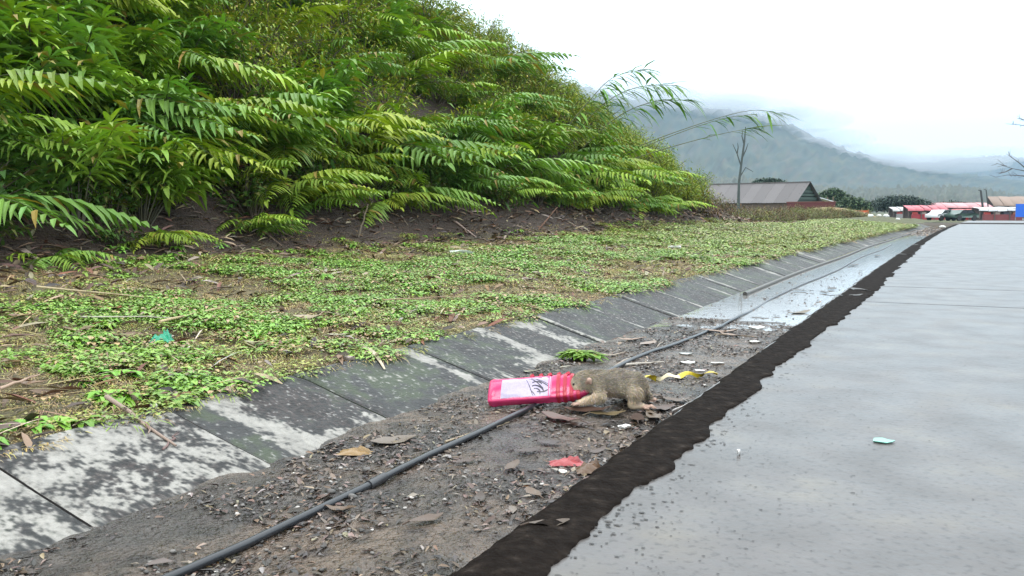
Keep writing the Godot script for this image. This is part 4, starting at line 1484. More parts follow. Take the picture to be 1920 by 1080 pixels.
	var GL := [[212, 590, 0.12, 0.07, Color(0.28, 0.11, 0.05), 0.3], [265, 495, 0.2, 0.06, Color(0.28, 0.19, 0.11), 2.3], [580, 606, 0.16, 0.08, Color(0.34, 0.28, 0.19), 0.4], [40, 605, 0.14, 0.05, Color(0.2, 0.12, 0.08), 0.2], [150, 630, 0.16, 0.04, Color(0.3, 0.2, 0.11), 0.3], [480, 655, 0.12, 0.05, Color(0.3, 0.3, 0.17), 0.1], [450, 452, 0.25, 0.07, Color(0.3, 0.22, 0.18), 0.9], [700, 455, 0.25, 0.06, Color(0.26, 0.2, 0.15), 0.2], [825, 455, 0.3, 0.1, Color(0.22, 0.18, 0.1), 0.1], [60, 735, 0.1, 0.04, Color(0.26, 0.17, 0.12), 0.7], [20, 590, 0.12, 0.05, Color(0.1, 0.06, 0.05), 1.0], [635, 640, 0.1, 0.05, Color(0.36, 0.36, 0.28), 0.4]]
	for e in GL: dead_leaf(hit(e[0], e[1]) + Vector3(0, 0.02, 0), e[2], e[3], e[4], e[5], "dry brown dead leaf caught in the weeds on the verge", "dead leaves on the verge")
	# leaf strip hanging over the wall edge
	var a := hit(683, 655)
	var b := hit(722, 698)
	var strip := thing("leaf_strip", "pale dry leaf strip hanging over the edge of the drain wall", "leaf", a)
	st = begin()
	var d := b - a
	var sd := d.cross(Vector3.UP).normalized()
	for i in 6:
		var t0 := i / 6.0
		var t1 := (i + 1) / 6.0
		var w0 := lerpf(0.016, 0.004, t0)
		var w1 := lerpf(0.016, 0.004, t1)
		var u0 := Vector3.UP * (0.012 + 0.02 * sin(PI * t0))
		var u1 := Vector3.UP * (0.012 + 0.02 * sin(PI * t1))
		quad(st, d * t0 + u0 - sd * w0, d * t1 + u1 - sd * w1, d * t1 + u1 + Vector3.UP * 0.004, d * t0 + u0 + Vector3.UP * 0.004)
		quad(st, d * t0 + u0 + Vector3.UP * 0.004, d * t1 + u1 + Vector3.UP * 0.004, d * t1 + u1 + sd * w1, d * t0 + u0 + sd * w0)
	mi("blade", done(st), mat(0.5, 0.42, 0.3, 0.7), strip)
	st = begin()
	tube(st, [Vector3.UP * 0.014, -d * 0.12 + Vector3.UP * 0.02], [0.004, 0.003], 5)
	mi("stalk", done(st), mat(0.4, 0.33, 0.22, 0.7), strip)
	# sticks
	var S := [
		[[200, 768], [330, 842], 0.008, Color(0.26, 0.19, 0.15), "brown twig lying across the edge of the pale wall panel", "", 0.03],
		[[305, 845], [340, 812], 0.004, Color(0.16, 0.10, 0.09), "thin dark twig crossing the foot of the brown twig on the wall", "", 0.08],
		[[835, 830], [955, 793], 0.004, Color(0.3, 0.24, 0.16), "thin straw coloured stick beside the black pipe below the pink bottle", "", 0.02],
		[[1150, 690], [1250, 640], 0.005, Color(0.34, 0.29, 0.24), "pale thin stick beside the pipe above the monkey", "", 0.03],
		[[1165, 687], [1245, 681], 0.008, Color(0.4, 0.36, 0.31), "short thick pale stick lying across the black pipe", "", 0.02],
		[[1050, 690], [1140, 680], 0.004, Color(0.36, 0.34, 0.27), "pale stick between the weed tuft and the monkey", "", 0.03],
		[[1262, 773], [1312, 752], 0.005, Color(0.6, 0.57, 0.55), "short white stick at the edge of the dark mud strip", "", 0.03],
		[[1340, 628], [1420, 634], 0.005, Color(0.2, 0.16, 0.11), "thin dark stick beyond the white plate", "", 0.05],
		[[70, 552], [270, 570], 0.006, Color(0.4, 0.32, 0.19), "long straw coloured stick lying in the weeds", "", 0.02],
		[[300, 620], [420, 588], 0.007, Color(0.42, 0.32, 0.18), "pale bent stalk leaning over the weeds by the green plastic", "", 0.02],
		[[150, 610], [330, 609], 0.004, Color(0.42, 0.38, 0.31), "thin pale stick lying flat in the weeds", "", 0.02],
		[[720, 575], [900, 566], 0.004, Color(0.3, 0.2, 0.12), "thin brown stalk lying in the weeds near the drain edge", "", 0.02],
		[[0, 752], [75, 722], 0.006, Color(0.36, 0.25, 0.18), "reddish stalk lying in the straw beside the pale wall panel", "", 0.04],
		[[672, 445], [690, 385], 0.010, Color(0.25, 0.2, 0.15), "bare stalk standing upright in the dirt below the ferns", "", 0.03],
		[[850, 415], [895, 448], 0.014, Color(0.36, 0.26, 0.22), "pale pinkish stick lying down the dirt slope", "", 0.02],
		[[1010, 432], [1045, 390], 0.012, Color(0.28, 0.16, 0.12), "reddish stalk leaning in the dirt under the overhanging leaves", "", 0.02],
	]
	for e in S:
		var lo := hit(e[0][0], e[0][1])
		var hi := hit(e[1][0], e[1][1])
		if String(e[4]).contains("upright") or String(e[4]).contains("leaning in"): hi = along(e[1][0], e[1][1], -(cam.transform.affine_inverse() * lo).z - 0.1)
		if String(e[4]).contains("weeds") or String(e[4]).contains("straw beside") or String(e[4]).contains("across the edge"):
			lo.y += 0.035
			hi.y += 0.03 if not String(e[4]).contains("across the edge") else 0.004
		put_stick(lo, hi, e[2], e[3], e[4], e[5], "stick", e[6])
	var DS := 34
	for i in DS:
		var zz := -3.2 - rng.randf() * 16.0
		var v := rng.randf_range(2.75, 3.6)
		var x := TOP - v + bend(zz)
		var p := Vector3(x, height(x, zz) + 0.008, zz)
		var ang := rng.randf_range(-0.9, 0.9)
		var L := rng.randf_range(0.2, 0.6)
		var q := p + Vector3(cos(ang) * 0.5, 0, sin(ang)) * L
		q.y = height(q.x, q.z) + 0.01
		var c: Color = [Color(0.2, 0.14, 0.1), Color(0.3, 0.24, 0.18), Color(0.12, 0.07, 0.05)][i % 3]
		put_stick(p, q, rng.randf_range(0.005, 0.010), c, "dead twig lying on the dark dirt below the plants", "dead twigs on the dirt")
	# plastic, stones and scraps
	flake("white_plate", 1420, 618, 0.11, 0.10, Color(0.8, 0.8, 0.77), 0.0, "round white plastic lid lying on the drain floor beyond the black pipe", "lid", 0.012)
	flake("white_scrap", 1290, 682, 0.075, 0.06, Color(0.72, 0.72, 0.66), 0.5, "white plastic scrap between the pipe and the yellow wrapper", "plastic scrap", 0.006)
	flake("white_scrap", 1285, 665, 0.085, 0.04, Color(0.5, 0.52, 0.5), 0.4, "greyish plastic scrap just beyond the white scrap", "plastic scrap", 0.006)
	flake("white_scrap", 1170, 804, 0.05, 0.045, Color(0.8, 0.79, 0.76), 0.2, "white angular scrap in front of the monkey's foot", "plastic scrap", 0.008)
	flake("white_scrap", 1312, 697, 0.06, 0.04, Color(0.7, 0.68, 0.62), 0.2, "small white scrap touching the yellow wrapper", "plastic scrap", 0.006)
	flake("white_scrap", 1487, 567, 0.12, 0.09, Color(0.75, 0.74, 0.7), 0.1, "white scrap at the edge of the standing water", "plastic scrap", 0.01)
	flake("white_scrap", 1345, 683, 0.07, 0.035, Color(0.55, 0.53, 0.48), 0.5, "pale flat scrap beside the dark mud strip", "plastic scrap", 0.006)
	flake("white_scrap", 1415, 642, 0.07, 0.05, Color(0.6, 0.58, 0.52), 0.5, "pale scrap between the round lid and the mud strip", "plastic scrap", 0.006)
	flake("white_scrap", 1055, 887, 0.03, 0.025, Color(0.7, 0.68, 0.62), 0.5, "white scrap lying below the red wrapper", "plastic scrap", 0.005)
	dead_leaf(hit(738, 830), 0.15, 0.085, Color(0.17, 0.135, 0.115), deg_to_rad(YAW) + 0.35, "broad flat grey-brown dead leaf at the foot of the drain wall", "", 0.22)
	crumple("husk", 665, 852, 0.10, 0.05, 0.018, Color(0.24, 0.15, 0.06), "crumpled orange-brown husk beside the broad flat leaf", "husk")
	flake("pale_chip", 655, 678, 0.055, 0.035, Color(0.42, 0.34, 0.3), 0.2, "pinkish stone chip lying on the edge of the dark wall panel", "stone", 0.014, 0.7)
	flake("pale_chip", 288, 770, 0.03, 0.022, Color(0.5, 0.47, 0.42), 0.2, "small pale stone chip on the wall edge by the brown twig", "stone", 0.012, 0.7)
	flake("teal_shard", 1655, 829, 0.062, 0.05, Color(0.22, 0.52, 0.42), 0.3, "pale teal plastic shard lying on the wet road", "plastic shard", 0.003)
	flake("road_pebble", 1385, 853, 0.012, 0.011, Color(0.7, 0.68, 0.66), 0.0, "tiny white pebble on the road beside the mud strip", "pebble", 0.009)
	flake("pale_scrap", 865, 478, 0.28, 0.14, Color(0.5, 0.55, 0.5), 0.1, "pale crumpled scrap at the edge of the dirt band", "plastic scrap", 0.03)
	flake("pale_scrap", 1265, 468, 0.20, 0.10, Color(0.62, 0.62, 0.58), 0.1, "small pale scrap on the grass verge above the drain", "plastic scrap", 0.03)
	# floating bits on the far water
	for q in [[1642, 459], [1660, 452], [1722, 447], [1712, 460], [1692, 478], [1645, 482], [1600, 500], [1560, 545], [1610, 545], [1545, 552], [1500, 548], [1590, 556]]:
		var p := hit(q[0], q[1])
		var o := dead_leaf(Vector3(p.x, maxf(p.y, -0.137), p.z), rng.randf_range(0.12, 0.2), 0.07, Color(0.03, 0.025, 0.02), rng.randf() * 3.0, "dark wet leaf lying on the sheet of water in the drain", "dark leaves on the water", 0.15)
		o.scale = Vector3.ONE * (1.0 + 0.03 * -p.z)
	# crumpled plastic: green on the verge, red and yellow in the drain
	crumple("green_plastic", 303, 642, 0.09, 0.06, 0.05, Color(0.02, 0.28, 0.16), "crumpled green plastic lying in the weeds", "plastic scrap")
	crumple("red_wrapper", 1062, 872, 0.10, 0.05, 0.022, Color(0.33, 0.055, 0.06), "crumpled red wrapper lying near the edge of the mud strip", "wrapper")
	crumple("brown_scrap", 1105, 885, 0.07, 0.06, 0.03, Color(0.12, 0.07, 0.04), "brown crumpled scrap beside the red wrapper", "scrap")
	# yellow wrapper, a twisted strip
	var y0 := hit(1205, 715)
	var y1 := hit(1345, 705)
	var yw := thing("yellow_wrapper", "twisted yellow and white plastic wrapper stretched behind the monkey", "wrapper", y0)
	var yd := y1 - y0
	var ys := yd.cross(Vector3.UP).normalized()
	for seg in 6:
		st = begin()
		for i in range(seg * 4, seg * 4 + 4):
			var q := []
			for g2 in [i, i + 1]:
				var t: float = g2 / 24.0
				var c := yd * t + ys * 0.012 * sin(t * 9.0) + Vector3.UP * (0.014 + 0.008 * sin(t * 23.0))
				var tw := t * 7.0
				var wv := (ys * cos(tw) * 0.7 + Vector3.UP * absf(sin(tw)) * 0.6) * (0.020 + 0.008 * sin(t * 17.0))
				q.append(c - wv); q.append(c + Vector3.UP * 0.006); q.append(c + wv)
			quad(st, q[0], q[3], q[4], q[1]); quad(st, q[1], q[4], q[5], q[2])
		var white: bool = seg in [1, 2]
		mi("white_strip" if white else "yellow_strip", done(st), mat(0.62, 0.55, 0.36, 0.4) if white else mat(0.6, 0.46, 0.03, 0.35), yw)

func crumple(called: String, px: float, py: float, L: float, w: float, h: float, c: Color, label: String, cat: String) -> void:
	var p := hit(px, py)
	var o := thing(called, label, cat, p, deg_to_rad(YAW))
	for part in 2:
		var st := begin()
		var n := 7
		var G := []
		for i in n + 1:
			var row := []
			for j in n + 1:
				var s := float(i) / n - 0.5
				var t := float(j) / n - 0.5
				var e := maxf(absf(s), absf(t)) * 2.0
				row.append(Vector3(s * L * (1.0 + rng.randf_range(-0.15, 0.15)), 0.004 + h * (1.0 - e * e) * rng.randf_range(0.35, 1.0), t * w * (1.0 + rng.randf_range(-0.15, 0.15))) * (Vector3.ONE if part == 0 else Vector3(0.5, 1.25, 0.45)) + (Vector3.ZERO if part == 0 else Vector3(L * 0.22, 0.002, -w * 0.1)))
			G.append(row)
		for i in n:
			for j in n: quad(st, G[i][j], G[i + 1][j], G[i + 1][j + 1], G[i][j + 1])
		mi(["sheet", "fold"][part], done(st), mat(c.r, c.g, c.b, 0.3), o)

# ---------------------------------------------------------------- pink bottle
func squash(t: float, c: float, s: float) -> float:
	return 1.0 - 0.38 * maxf(0.0, noise(t * 1.3 + 3.0, c * 0.35 + s * 0.2, 0.022, 111.0)) - 0.16 * absf(noise(t * 1.6 + c * 0.3, c * 0.4 + s, 0.03, 112.0)) * sstep(0.02, 0.12, t)

func build_bottle() -> void:
	var A := hit(918, 762) + Vector3(0, 0.05, 0)
	var B := hit(1112, 764) + Vector3(0, 0.08, 0)
	var ax := (B - A).normalized()
	var L := 0.46
	var o := thing("pink_bottle", "flat pink plastic bottle with pale label lying under the monkey's head", "bottle", A)
	var toward := cam.position - A
	toward.y = 0
	var up0 := Vector3.UP
	var zc := ax.cross(up0).normalized()
	if zc.dot(toward) < 0: zc = -zc
	var yc := zc.cross(ax).normalized()
	if yc.y < 0: yc = -yc
	o.basis = Basis(ax, yc, ax.cross(yc)) * Basis(Vector3.RIGHT, deg_to_rad(42.0))   # broad face (+y) turned towards the road
	var hw := 0.056      # half width (local z)
	var ht := 0.025      # half thickness (local y)
	var pink := StandardMaterial3D.new()
	pink.albedo_color = lin(0.58, 0.045, 0.15)
	pink.roughness = 0.16
	pink.subsurf_scatter_enabled = true
	pink.subsurf_scatter_strength = 0.15
	pink.cull_mode = BaseMaterial3D.CULL_DISABLED
	var red := mat(0.38, 0.012, 0.035, 0.3)
	var N := 40
	var section := func(t: float, a: float, b: float) -> PackedVector3Array:
		var r := PackedVector3Array()
		for i in N:
			var th := TAU * i / N
			var c := cos(th)
			var s := sin(th)
			var dent := squash(t, c, s)
			r.append(Vector3(t * L, signf(s) * pow(absf(s), 0.42) * b * dent, signf(c) * pow(absf(c), 0.42) * a * (0.5 + dent * 0.5)))
		return r
	var prof := [[0.0, 0.86, 0.72], [0.008, 0.94, 0.88], [0.03, 1.0, 1.0], [0.06, 1.0, 1.0], [0.075, 0.985, 0.94], [0.40, 0.985, 0.94], [0.44, 1.0, 0.98], [0.46, 0.96, 0.90], [0.50, 1.0, 0.98], [0.52, 0.95, 0.90], [0.56, 1.0, 0.98], [0.58, 0.94, 0.89], [0.62, 0.99, 0.97], [0.64, 0.93, 0.88], [0.68, 0.96, 0.95], [0.74, 0.86, 0.86], [0.80, 0.62, 0.70], [0.84, 0.42, 0.58]]
	var st := begin()
	st.set_smooth_group(0)
	for i in prof.size() - 1:
		var r0: PackedVector3Array = section.call(prof[i][0], hw * prof[i][1], ht * prof[i][2])
		var r1: PackedVector3Array = section.call(prof[i + 1][0], hw * prof[i + 1][1], ht * prof[i + 1][2])
		for k in N:
			var n := (k + 1) % N
			quad(st, r0[k], r1[k], r1[n], r0[n])
	st.set_smooth_group(-1)
	var e0: PackedVector3Array = section.call(0.0, hw * 0.86, ht * 0.72)
	for k in range(1, N - 1): tri(st, e0[0], e0[k], e0[k + 1])
	mi("body", done(st), pink, o)
	# grip ribs on the back edge
	for i in 5:
		st = begin()
		box(st, Vector3((0.36 + i * 0.075) * L, 0.006, -hw * 0.985), Vector3(0.014, ht * 1.1, 0.012), Basis(Vector3.UP, 0.5))
		mi("grip_rib", done(st), red, o)
	for i in 4:   # raised bands round the shoulder end
		st = begin()
		st.set_smooth_group(0)
		var tb := 0.57 + i * 0.055
		var sc := 1.02 - 0.02 * i
		var ra: PackedVector3Array = section.call(tb, hw * sc, ht * sc * 1.04)
		var rb: PackedVector3Array = section.call(tb + 0.014, hw * sc * 1.03, ht * sc * 1.12)
		var rc: PackedVector3Array = section.call(tb + 0.030, hw * sc, ht * sc * 1.03)
		for k in N:
			var n := (k + 1) % N
			quad(st, ra[k], rb[k], rb[n], ra[n])
			quad(st, rb[k], rc[k], rc[n], rb[n])
		mi("grip_band", done(st), red, o)
	# neck and cap
	st = begin()
	tube(st, [Vector3(0.83 * L, 0, 0), Vector3(0.88 * L, 0, 0)], [0.019, 0.016], 16)
	mi("neck", done(st), pink, o)
	st = begin()
	tube(st, [Vector3(0.875 * L, 0, 0), Vector3(0.94 * L, 0, 0)], [0.021, 0.020], 18)
	mi("cap", done(st), red, o)
	# printed label on the broad face
	var W := 256
	var H := 96
	var im := Image.create(W, H, false, Image.FORMAT_RGB8)
	var pale := lin(0.36, 0.31, 0.43)
	var ink := lin(0.012, 0.01, 0.03)
	im.fill(pale)
	for j in H:
		for i in W:
			var n := noise(i * 0.01, j * 0.01, 0.1, 95.0)
			im.set_pixel(i, j, pale.lerp(lin(0.44, 0.39, 0.5), clampf(0.5 + n, 0.0, 1.0)))
	var strokes := [[[138, 6], [170, 14], [196, 40], [214, 60], 4], [[150, 4], [196, 16], [232, 44], [246, 58], 4], [[128, 14], [148, 44], [160, 88], [166, 92], 3], [[160, 30], [176, 20], [196, 26], [206, 36], 5], [[160, 46], [178, 38], [204, 50], [216, 70], 6], [[170, 60], [188, 56], [204, 70], [200, 86], 5], [[150, 62], [160, 74], [172, 84], [176, 92], 3], [[186, 74], [206, 80], [226, 78], [238, 70], 6], [[176, 8], [214, 22], [240, 44], [252, 50], 2]]
	for s in strokes:
		for k in 90:
			var t := k / 89.0
			var p := Vector2(s[0][0], s[0][1]).bezier_interpolate(Vector2(s[1][0], s[1][1]), Vector2(s[2][0], s[2][1]), Vector2(s[3][0], s[3][1]), t)
			var w := int(s[4] * 1.15 * (1.0 - 0.5 * absf(t - 0.5)))
			im.fill_rect(Rect2i(int(p.x) - w / 2, int(p.y) - w / 2, w, w), ink)
	for j in H:   # pink print bands towards the shoulder
		for i in range(236, W): if (i / 5) % 2 == 0: im.set_pixel(i, j, lin(0.6, 0.08, 0.2))
	var lm := StandardMaterial3D.new()
	lm.albedo_texture = ImageTexture.create_from_image(im)
	lm.roughness = 0.3
	lm.cull_mode = BaseMaterial3D.CULL_DISABLED
	st = begin()
	st.set_smooth_group(0)
	var ln := 12
	for i in ln:
		for j in 8:
			for q in [[i, j], [i + 1, j], [i + 1, j + 1], [i, j], [i + 1, j + 1], [i, j + 1]]:
				var t: float = lerpf(0.11, 0.53, q[0] / float(ln))
				var zz: float = lerpf(-0.78, 0.78, q[1] / 8.0)
				var c := pow(absf(zz), 1.0 / 0.42)
				var s := sqrt(maxf(0.0, 1.0 - c * c))
				var y := pow(s, 0.42) * ht * 0.965 * squash(t, signf(zz) * c, s) + 0.0022
				if q[0] == 0 or q[0] == ln or q[1] == 0 or q[1] == 8: y -= 0.0025
				st.set_uv(Vector2(q[0] / float(ln), q[1] / 8.0))
				st.add_vertex(Vector3(t * L, y, zz * hw * 0.99))
	mi("label", done(st), lm, o)

# ---------------------------------------------------------------- monkey
# tapered capsules joined with a smooth minimum and meshed as surface nets
func nets(st: SurfaceTool, bones: Array, cell: float, blend: float, out_pts: Array) -> void:
	var lo := Vector3.ONE * 1e9
	var hi := -lo
	for b in bones:
		var r := maxf(b[2], b[3]) + blend
		for p in [b[0], b[1]]:
			lo = lo.min(p - Vector3.ONE * r)
			hi = hi.max(p + Vector3.ONE * r)
	lo -= Vector3.ONE * cell * 2.0
	hi += Vector3.ONE * cell * 2.0
	var nx := int((hi.x - lo.x) / cell) + 1
	var ny := int((hi.y - lo.y) / cell) + 1
	var nzz := int((hi.z - lo.z) / cell) + 1
	var F := PackedFloat32Array()
	F.resize(nx * ny * nzz)
	F.fill(1.0)
	for b in bones:
		var r := maxf(b[2], b[3]) + blend + cell * 2.0
		var l: Vector3 = (Vector3(b[0]).min(b[1]) - Vector3.ONE * r - lo) / cell
		var h: Vector3 = (Vector3(b[0]).max(b[1]) + Vector3.ONE * r - lo) / cell
		var a: Vector3 = b[0]
		var ab: Vector3 = b[1] - b[0]
		var ll := maxf(ab.length_squared(), 1e-9)
		for k in range(maxi(0, int(l.z)), mini(nzz, int(h.z) + 1)):
			for j in range(maxi(0, int(l.y)), mini(ny, int(h.y) + 1)):
				for i in range(maxi(0, int(l.x)), mini(nx, int(h.x) + 1)):
					var p := lo + Vector3(i, j, k) * cell
					var t := clampf((p - a).dot(ab) / ll, 0.0, 1.0)
					var d: float = (p - a - ab * t).length() - lerpf(b[2], b[3], t)
					var id := (k * ny + j) * nx + i
					var f := F[id]
					var hh := maxf(blend - absf(f - d), 0.0) / blend
					F[id] = minf(f, d) - hh * hh * blend * 0.25
	var V := {}
	var offs := [Vector3i(0, 0, 0), Vector3i(1, 0, 0), Vector3i(0, 1, 0), Vector3i(1, 1, 0), Vector3i(0, 0, 1), Vector3i(1, 0, 1), Vector3i(0, 1, 1), Vector3i(1, 1, 1)]
	var edges := [[0, 1], [2, 3], [4, 5], [6, 7], [0, 2], [1, 3], [4, 6], [5, 7], [0, 4], [1, 5], [2, 6], [3, 7]]
	for k in nzz - 1:
		for j in ny - 1:
			for i in nx - 1:
				var id := (k * ny + j) * nx + i
				if F[id] > cell * 3.0 or F[id] < -cell * 3.0: continue
				var m := 0
				var val := []
				for q in 8:
					var o: Vector3i = offs[q]
					var f := F[((k + o.z) * ny + j + o.y) * nx + i + o.x]
					val.append(f)
					if f < 0.0: m |= 1 << q
				if m == 0 or m == 255: continue
				var s := Vector3.ZERO
				var c := 0
				for e in edges:
					if (val[e[0]] < 0.0) != (val[e[1]] < 0.0):
						var t: float = val[e[0]] / (val[e[0]] - val[e[1]])
						s += Vector3(offs[e[0]]).lerp(Vector3(offs[e[1]]), t)
						c += 1
				V[id] = lo + (Vector3(i, j, k) + s / c) * cell
	var color := func(p: Vector3) -> Color:
		var best := 1e9
		var acc := Color(0, 0, 0)
		var ws := 0.0
		for b in bones:
			var ab: Vector3 = b[1] - b[0]
			var t: float = clampf((p - b[0]).dot(ab) / maxf(ab.length_squared(), 1e-9), 0.0, 1.0)
			var d: float = (p - b[0] - ab * t).length() - lerpf(b[2], b[3], t)
			var w: float = exp(-maxf(d, -0.02) / 0.004)
			acc += Color(b[4].r, b[4].g, b[4].b) * w
			ws += w
		return acc * (1.0 / ws) * (1.0 + 0.35 * noise(p.x + p.z, p.y, 0.25, 97.0))
	var C := {}
	for id in V: C[id] = color.call(V[id])
	st.set_smooth_group(0)
	var put := func(ids: Array, flip: bool) -> void:
		for q in ids:
			if not V.has(q): return
		var order := [0, 1, 2, 0, 2, 3] if not flip else [0, 2, 1, 0, 3, 2]
		for q in order:
			st.set_color(C[ids[q]])
			st.add_vertex(V[ids[q]])
	for k in range(1, nzz - 1):
		for j in range(1, ny - 1):
			for i in range(1, nx - 1):
				var id := (k * ny + j) * nx + i
				var f := F[id]
				if absf(f) > cell * 3.0: continue
				var dx := 1
				var dy := nx
				var dz := nx * ny
				if (f < 0.0) != (F[id + dx] < 0.0): put.call([id, id - dy, id - dy - dz, id - dz], f < 0.0)
				if (f < 0.0) != (F[id + dy] < 0.0): put.call([id, id - dz, id - dz - dx, id - dx], f < 0.0)
				if (f < 0.0) != (F[id + dz] < 0.0): put.call([id, id - dx, id - dx - dy, id - dy], f < 0.0)
	for id in V: out_pts.append([V[id], C[id]])

func build_monkey() -> void:
	rng.seed = 4359
	var at := hit(1146, 760)
	var o := thing("young_monkey", "small grey-brown monkey hunched low with its head over the pink bottle", "monkey", at, deg_to_rad(YAW) - 0.08)
	var fur := Color(0.32, 0.27, 0.20)
	var back := Color(0.29, 0.25, 0.20)
	var pale := Color(0.47, 0.37, 0.26)
	var skin := Color(0.36, 0.24, 0.185)
	var V := func(x: float, y: float, z: float) -> Vector3: return Vector3(x, y, z)
	var head := Vector3(-0.106, 0.084, 0.0)
	var bones := [
		[V.call(0.080, 0.082, 0.0), V.call(0.02, 0.090, 0.0), 0.041, 0.042, back],
		[V.call(0.02, 0.090, 0.0), V.call(-0.055, 0.088, 0.003), 0.042, 0.039, back],
		[V.call(0.104, 0.070, 0.0), V.call(0.085, 0.078, 0.0), 0.030, 0.039, fur],
		[V.call(-0.055, 0.088, 0.003), V.call(-0.09, 0.086, 0.003), 0.036, 0.033, fur],
		[V.call(0.02, 0.070, 0.0), V.call(-0.04, 0.070, 0.0), 0.034, 0.032, pale],
		# head: skull, brow, cheeks, muzzle pressed down on the bottle
		[head, head + Vector3(0.012, 0.002, 0), 0.040, 0.040, fur],
		[head + Vector3(-0.028, 0.002, 0.018), head + Vector3(-0.030, 0.002, -0.010), 0.012, 0.012, fur],
		[head + Vector3(-0.018, -0.016, 0.022), head + Vector3(-0.018, -0.016, -0.018), 0.019, 0.019, pale],
		[head + Vector3(-0.024, -0.018, 0.003), head + Vector3(-0.036, -0.036, 0.006), 0.020, 0.0155, skin],
		# near hind leg
		[V.call(0.050, 0.072, 0.03), V.call(0.086, 0.056, 0.058), 0.031, 0.022, fur],
		[V.call(0.086, 0.056, 0.058), V.call(0.076, 0.016, 0.058), 0.0205, 0.0145, pale],
		[V.call(0.076, 0.016, 0.058), V.call(0.112, 0.011, 0.062), 0.0135, 0.012, pale],
		# far hind leg
		[V.call(0.055, 0.068, -0.03), V.call(0.045, 0.040, -0.058), 0.031, 0.023, fur],
		[V.call(0.045, 0.040, -0.058), V.call(0.095, 0.016, -0.056), 0.021, 0.013, fur],
		[V.call(0.095, 0.016, -0.056), V.call(0.135, 0.010, -0.058), 0.013, 0.010, pale],
		# near arm
		[V.call(-0.050, 0.080, 0.032), V.call(-0.042, 0.044, 0.054), 0.025, 0.018, fur],
		[V.call(-0.042, 0.044, 0.054), V.call(-0.118, 0.022, 0.076), 0.0175, 0.0115, pale],
		# far arm beside the bottle
		[V.call(-0.06, 0.080, -0.032), V.call(-0.105, 0.050, -0.060), 0.024, 0.016, fur],
		[V.call(-0.105, 0.050, -0.060), V.call(-0.160, 0.026, -0.055), 0.015, 0.011, fur],
		# tail tucked low behind the far side
		[V.call(0.122, 0.066, -0.02), V.call(0.145, 0.026, -0.05), 0.010, 0.007, fur],
		[V.call(0.145, 0.026, -0.05), V.call(0.10, 0.012, -0.10), 0.007, 0.004, fur],
	]
	var st := begin()
	var pts := []
	nets(st, bones, 0.0042, 0.016, pts)
	# ears
	var fine := []
	for s in [1.0, -1.0]:
		var e := head + Vector3(0.014, 0.006, 0.038 * s)
		fine.append([e, e + Vector3(0.010, 0.012, 0.010 * s), 0.007, 0.009, skin])
		fine.append([e + Vector3(0.010, 0.012, 0.010 * s), e + Vector3(0.014, 0.002, 0.010 * s), 0.008, 0.006, skin])
	# hands and feet: palm, four digits, thumb
	var limbs := [
		[Vector3(0.106, 0.010, 0.062), Vector3(1, 0, 0.10), Vector3(0, 0, 1), 0.044, 0.0105],
		[Vector3(0.130, 0.009, -0.058), Vector3(1, 0, -0.1), Vector3(0, 0, 1), 0.040, 0.0095],
		[Vector3(-0.116, 0.020, 0.076), Vector3(-1, -0.12, 0.2), Vector3(0, 0.2, 1), 0.026, 0.0095],
		[Vector3(-0.158, 0.022, -0.055), Vector3(-1, -0.1, 0.2), Vector3(0.3, 0.0, 1), 0.026, 0.0095],
	]
	for l in limbs:
		var w: Vector3 = l[0]
		var d: Vector3 = l[1].normalized()
		var s: Vector3 = l[2].normalized()
		var pl: float = l[3] * 0.55
		fine.append([w, w + d * pl, l[4], l[4] * 0.82, skin])
		fine.append([w + d * pl * 0.6 + s * 0.006, w + d * pl * 0.6 - s * 0.006, l[4] * 0.7, l[4] * 0.7, skin])
		for f in 4:
			var off := (f - 1.5) * 0.0068
			var fl: float = l[3] * [0.55, 0.68, 0.64, 0.48][f]
			var b0 := w + d * pl + s * off
			var b1 := b0 + (d + s * (f - 1.5) * 0.14).normalized() * fl * 0.55 + Vector3(0, 0.004, 0)
			var b2 := b1 + (d + s * (f - 1.5) * 0.14 + Vector3(0, -0.55, 0)).normalized() * fl * 0.5
			b2.y = maxf(b2.y, 0.004)
			fine.append([b0, b1, 0.0040, 0.0037, skin])
			fine.append([b1, b2, 0.0037, 0.0028, skin])
		var t0 := w + d * pl * 0.25 + s * 0.008
		fine.append([t0, t0 + (d * 0.6 + s).normalized() * 0.016, 0.0045, 0.0038, skin])
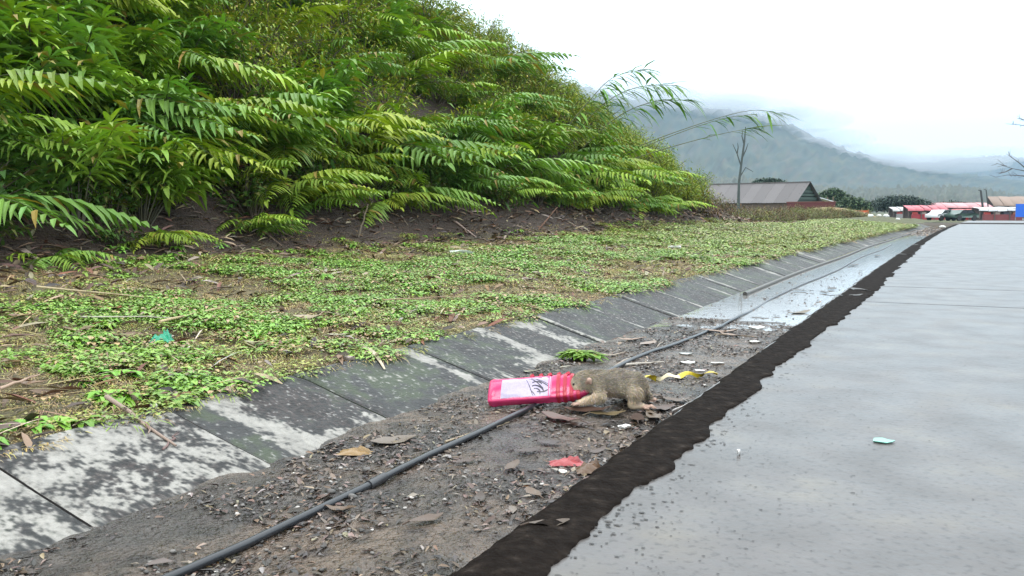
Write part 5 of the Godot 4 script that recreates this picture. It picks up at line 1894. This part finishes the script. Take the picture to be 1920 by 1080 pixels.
		fine.append([t0 + (d * 0.6 + s).normalized() * 0.016, t0 + (d + s * 0.7).normalized() * 0.026 + Vector3(0, -0.002, 0), 0.0038, 0.0030, skin])
	var skip := []
	for g in 6:
		var part := fine.slice(0, 2) if g == 0 else fine.slice(2, 4) if g == 1 else fine.slice(4 + (g - 2) * 12, 4 + (g - 1) * 12)
		nets(st, part, 0.0019, 0.004, skip)
	var bm := vmat(0.75)
	mi("body", done(st), bm, o)
	# eyes, nostrils
	for s in [1.0, -1.0]:
		var ey := SphereMesh.new()
		ey.radius = 0.0065
		ey.height = 0.013
		ey.radial_segments = 14
		ey.rings = 8
		var e := mi("eye", ey, mat(0.015, 0.010, 0.008, 0.12), o)
		e.position = head + Vector3(-0.0315, -0.001, 0.002 + 0.0285 * s)
	var mouth := begin()
	tube(mouth, [head + Vector3(-0.048, -0.045, 0.012), head + Vector3(-0.040, -0.045, 0.021), head + Vector3(-0.028, -0.037, 0.024)], [0.0012], 5)
	mi("mouth", done(mouth), mat(0.06, 0.03, 0.03, 0.6), o)
	# short coat
	var fs := begin()
	for q in pts:
		var p: Vector3 = q[0]
		if p.distance_to(head + Vector3(-0.040, -0.022, 0.004)) < 0.041: continue
		if p.y < 0.022: continue
		for n in 4:
			var j := Vector3(rng.randf_range(-1, 1), rng.randf_range(-1, 1), rng.randf_range(-1, 1)) * 0.0025
			var outw := Vector3(0, p.y - 0.085, p.z).normalized() if p.y > 0.058 else Vector3(0, 0, p.z - 0.058 * signf(p.z)).normalized() * 0.5
			var d := (Vector3(0.9, -0.15, 0) + outw * 0.55 + Vector3(rng.randf_range(-0.3, 0.3), rng.randf_range(-0.3, 0.3), rng.randf_range(-0.3, 0.3))).normalized()
			if p.y < 0.058: d = (Vector3(0.2, -0.9, 0) + outw + j * 120.0).normalized()
			var sd := d.cross(Vector3(rng.randf_range(-1, 1), rng.randf_range(-1, 1), rng.randf_range(-1, 1))).normalized() * 0.0007
			var L := rng.randf_range(0.006, 0.012)
			fs.set_color(vary(q[1], 0.4))
			tri(fs, p + j - sd, p + j + sd, p + j + d * L)
	mi("fur", done(fs), vmat(0.8), o)
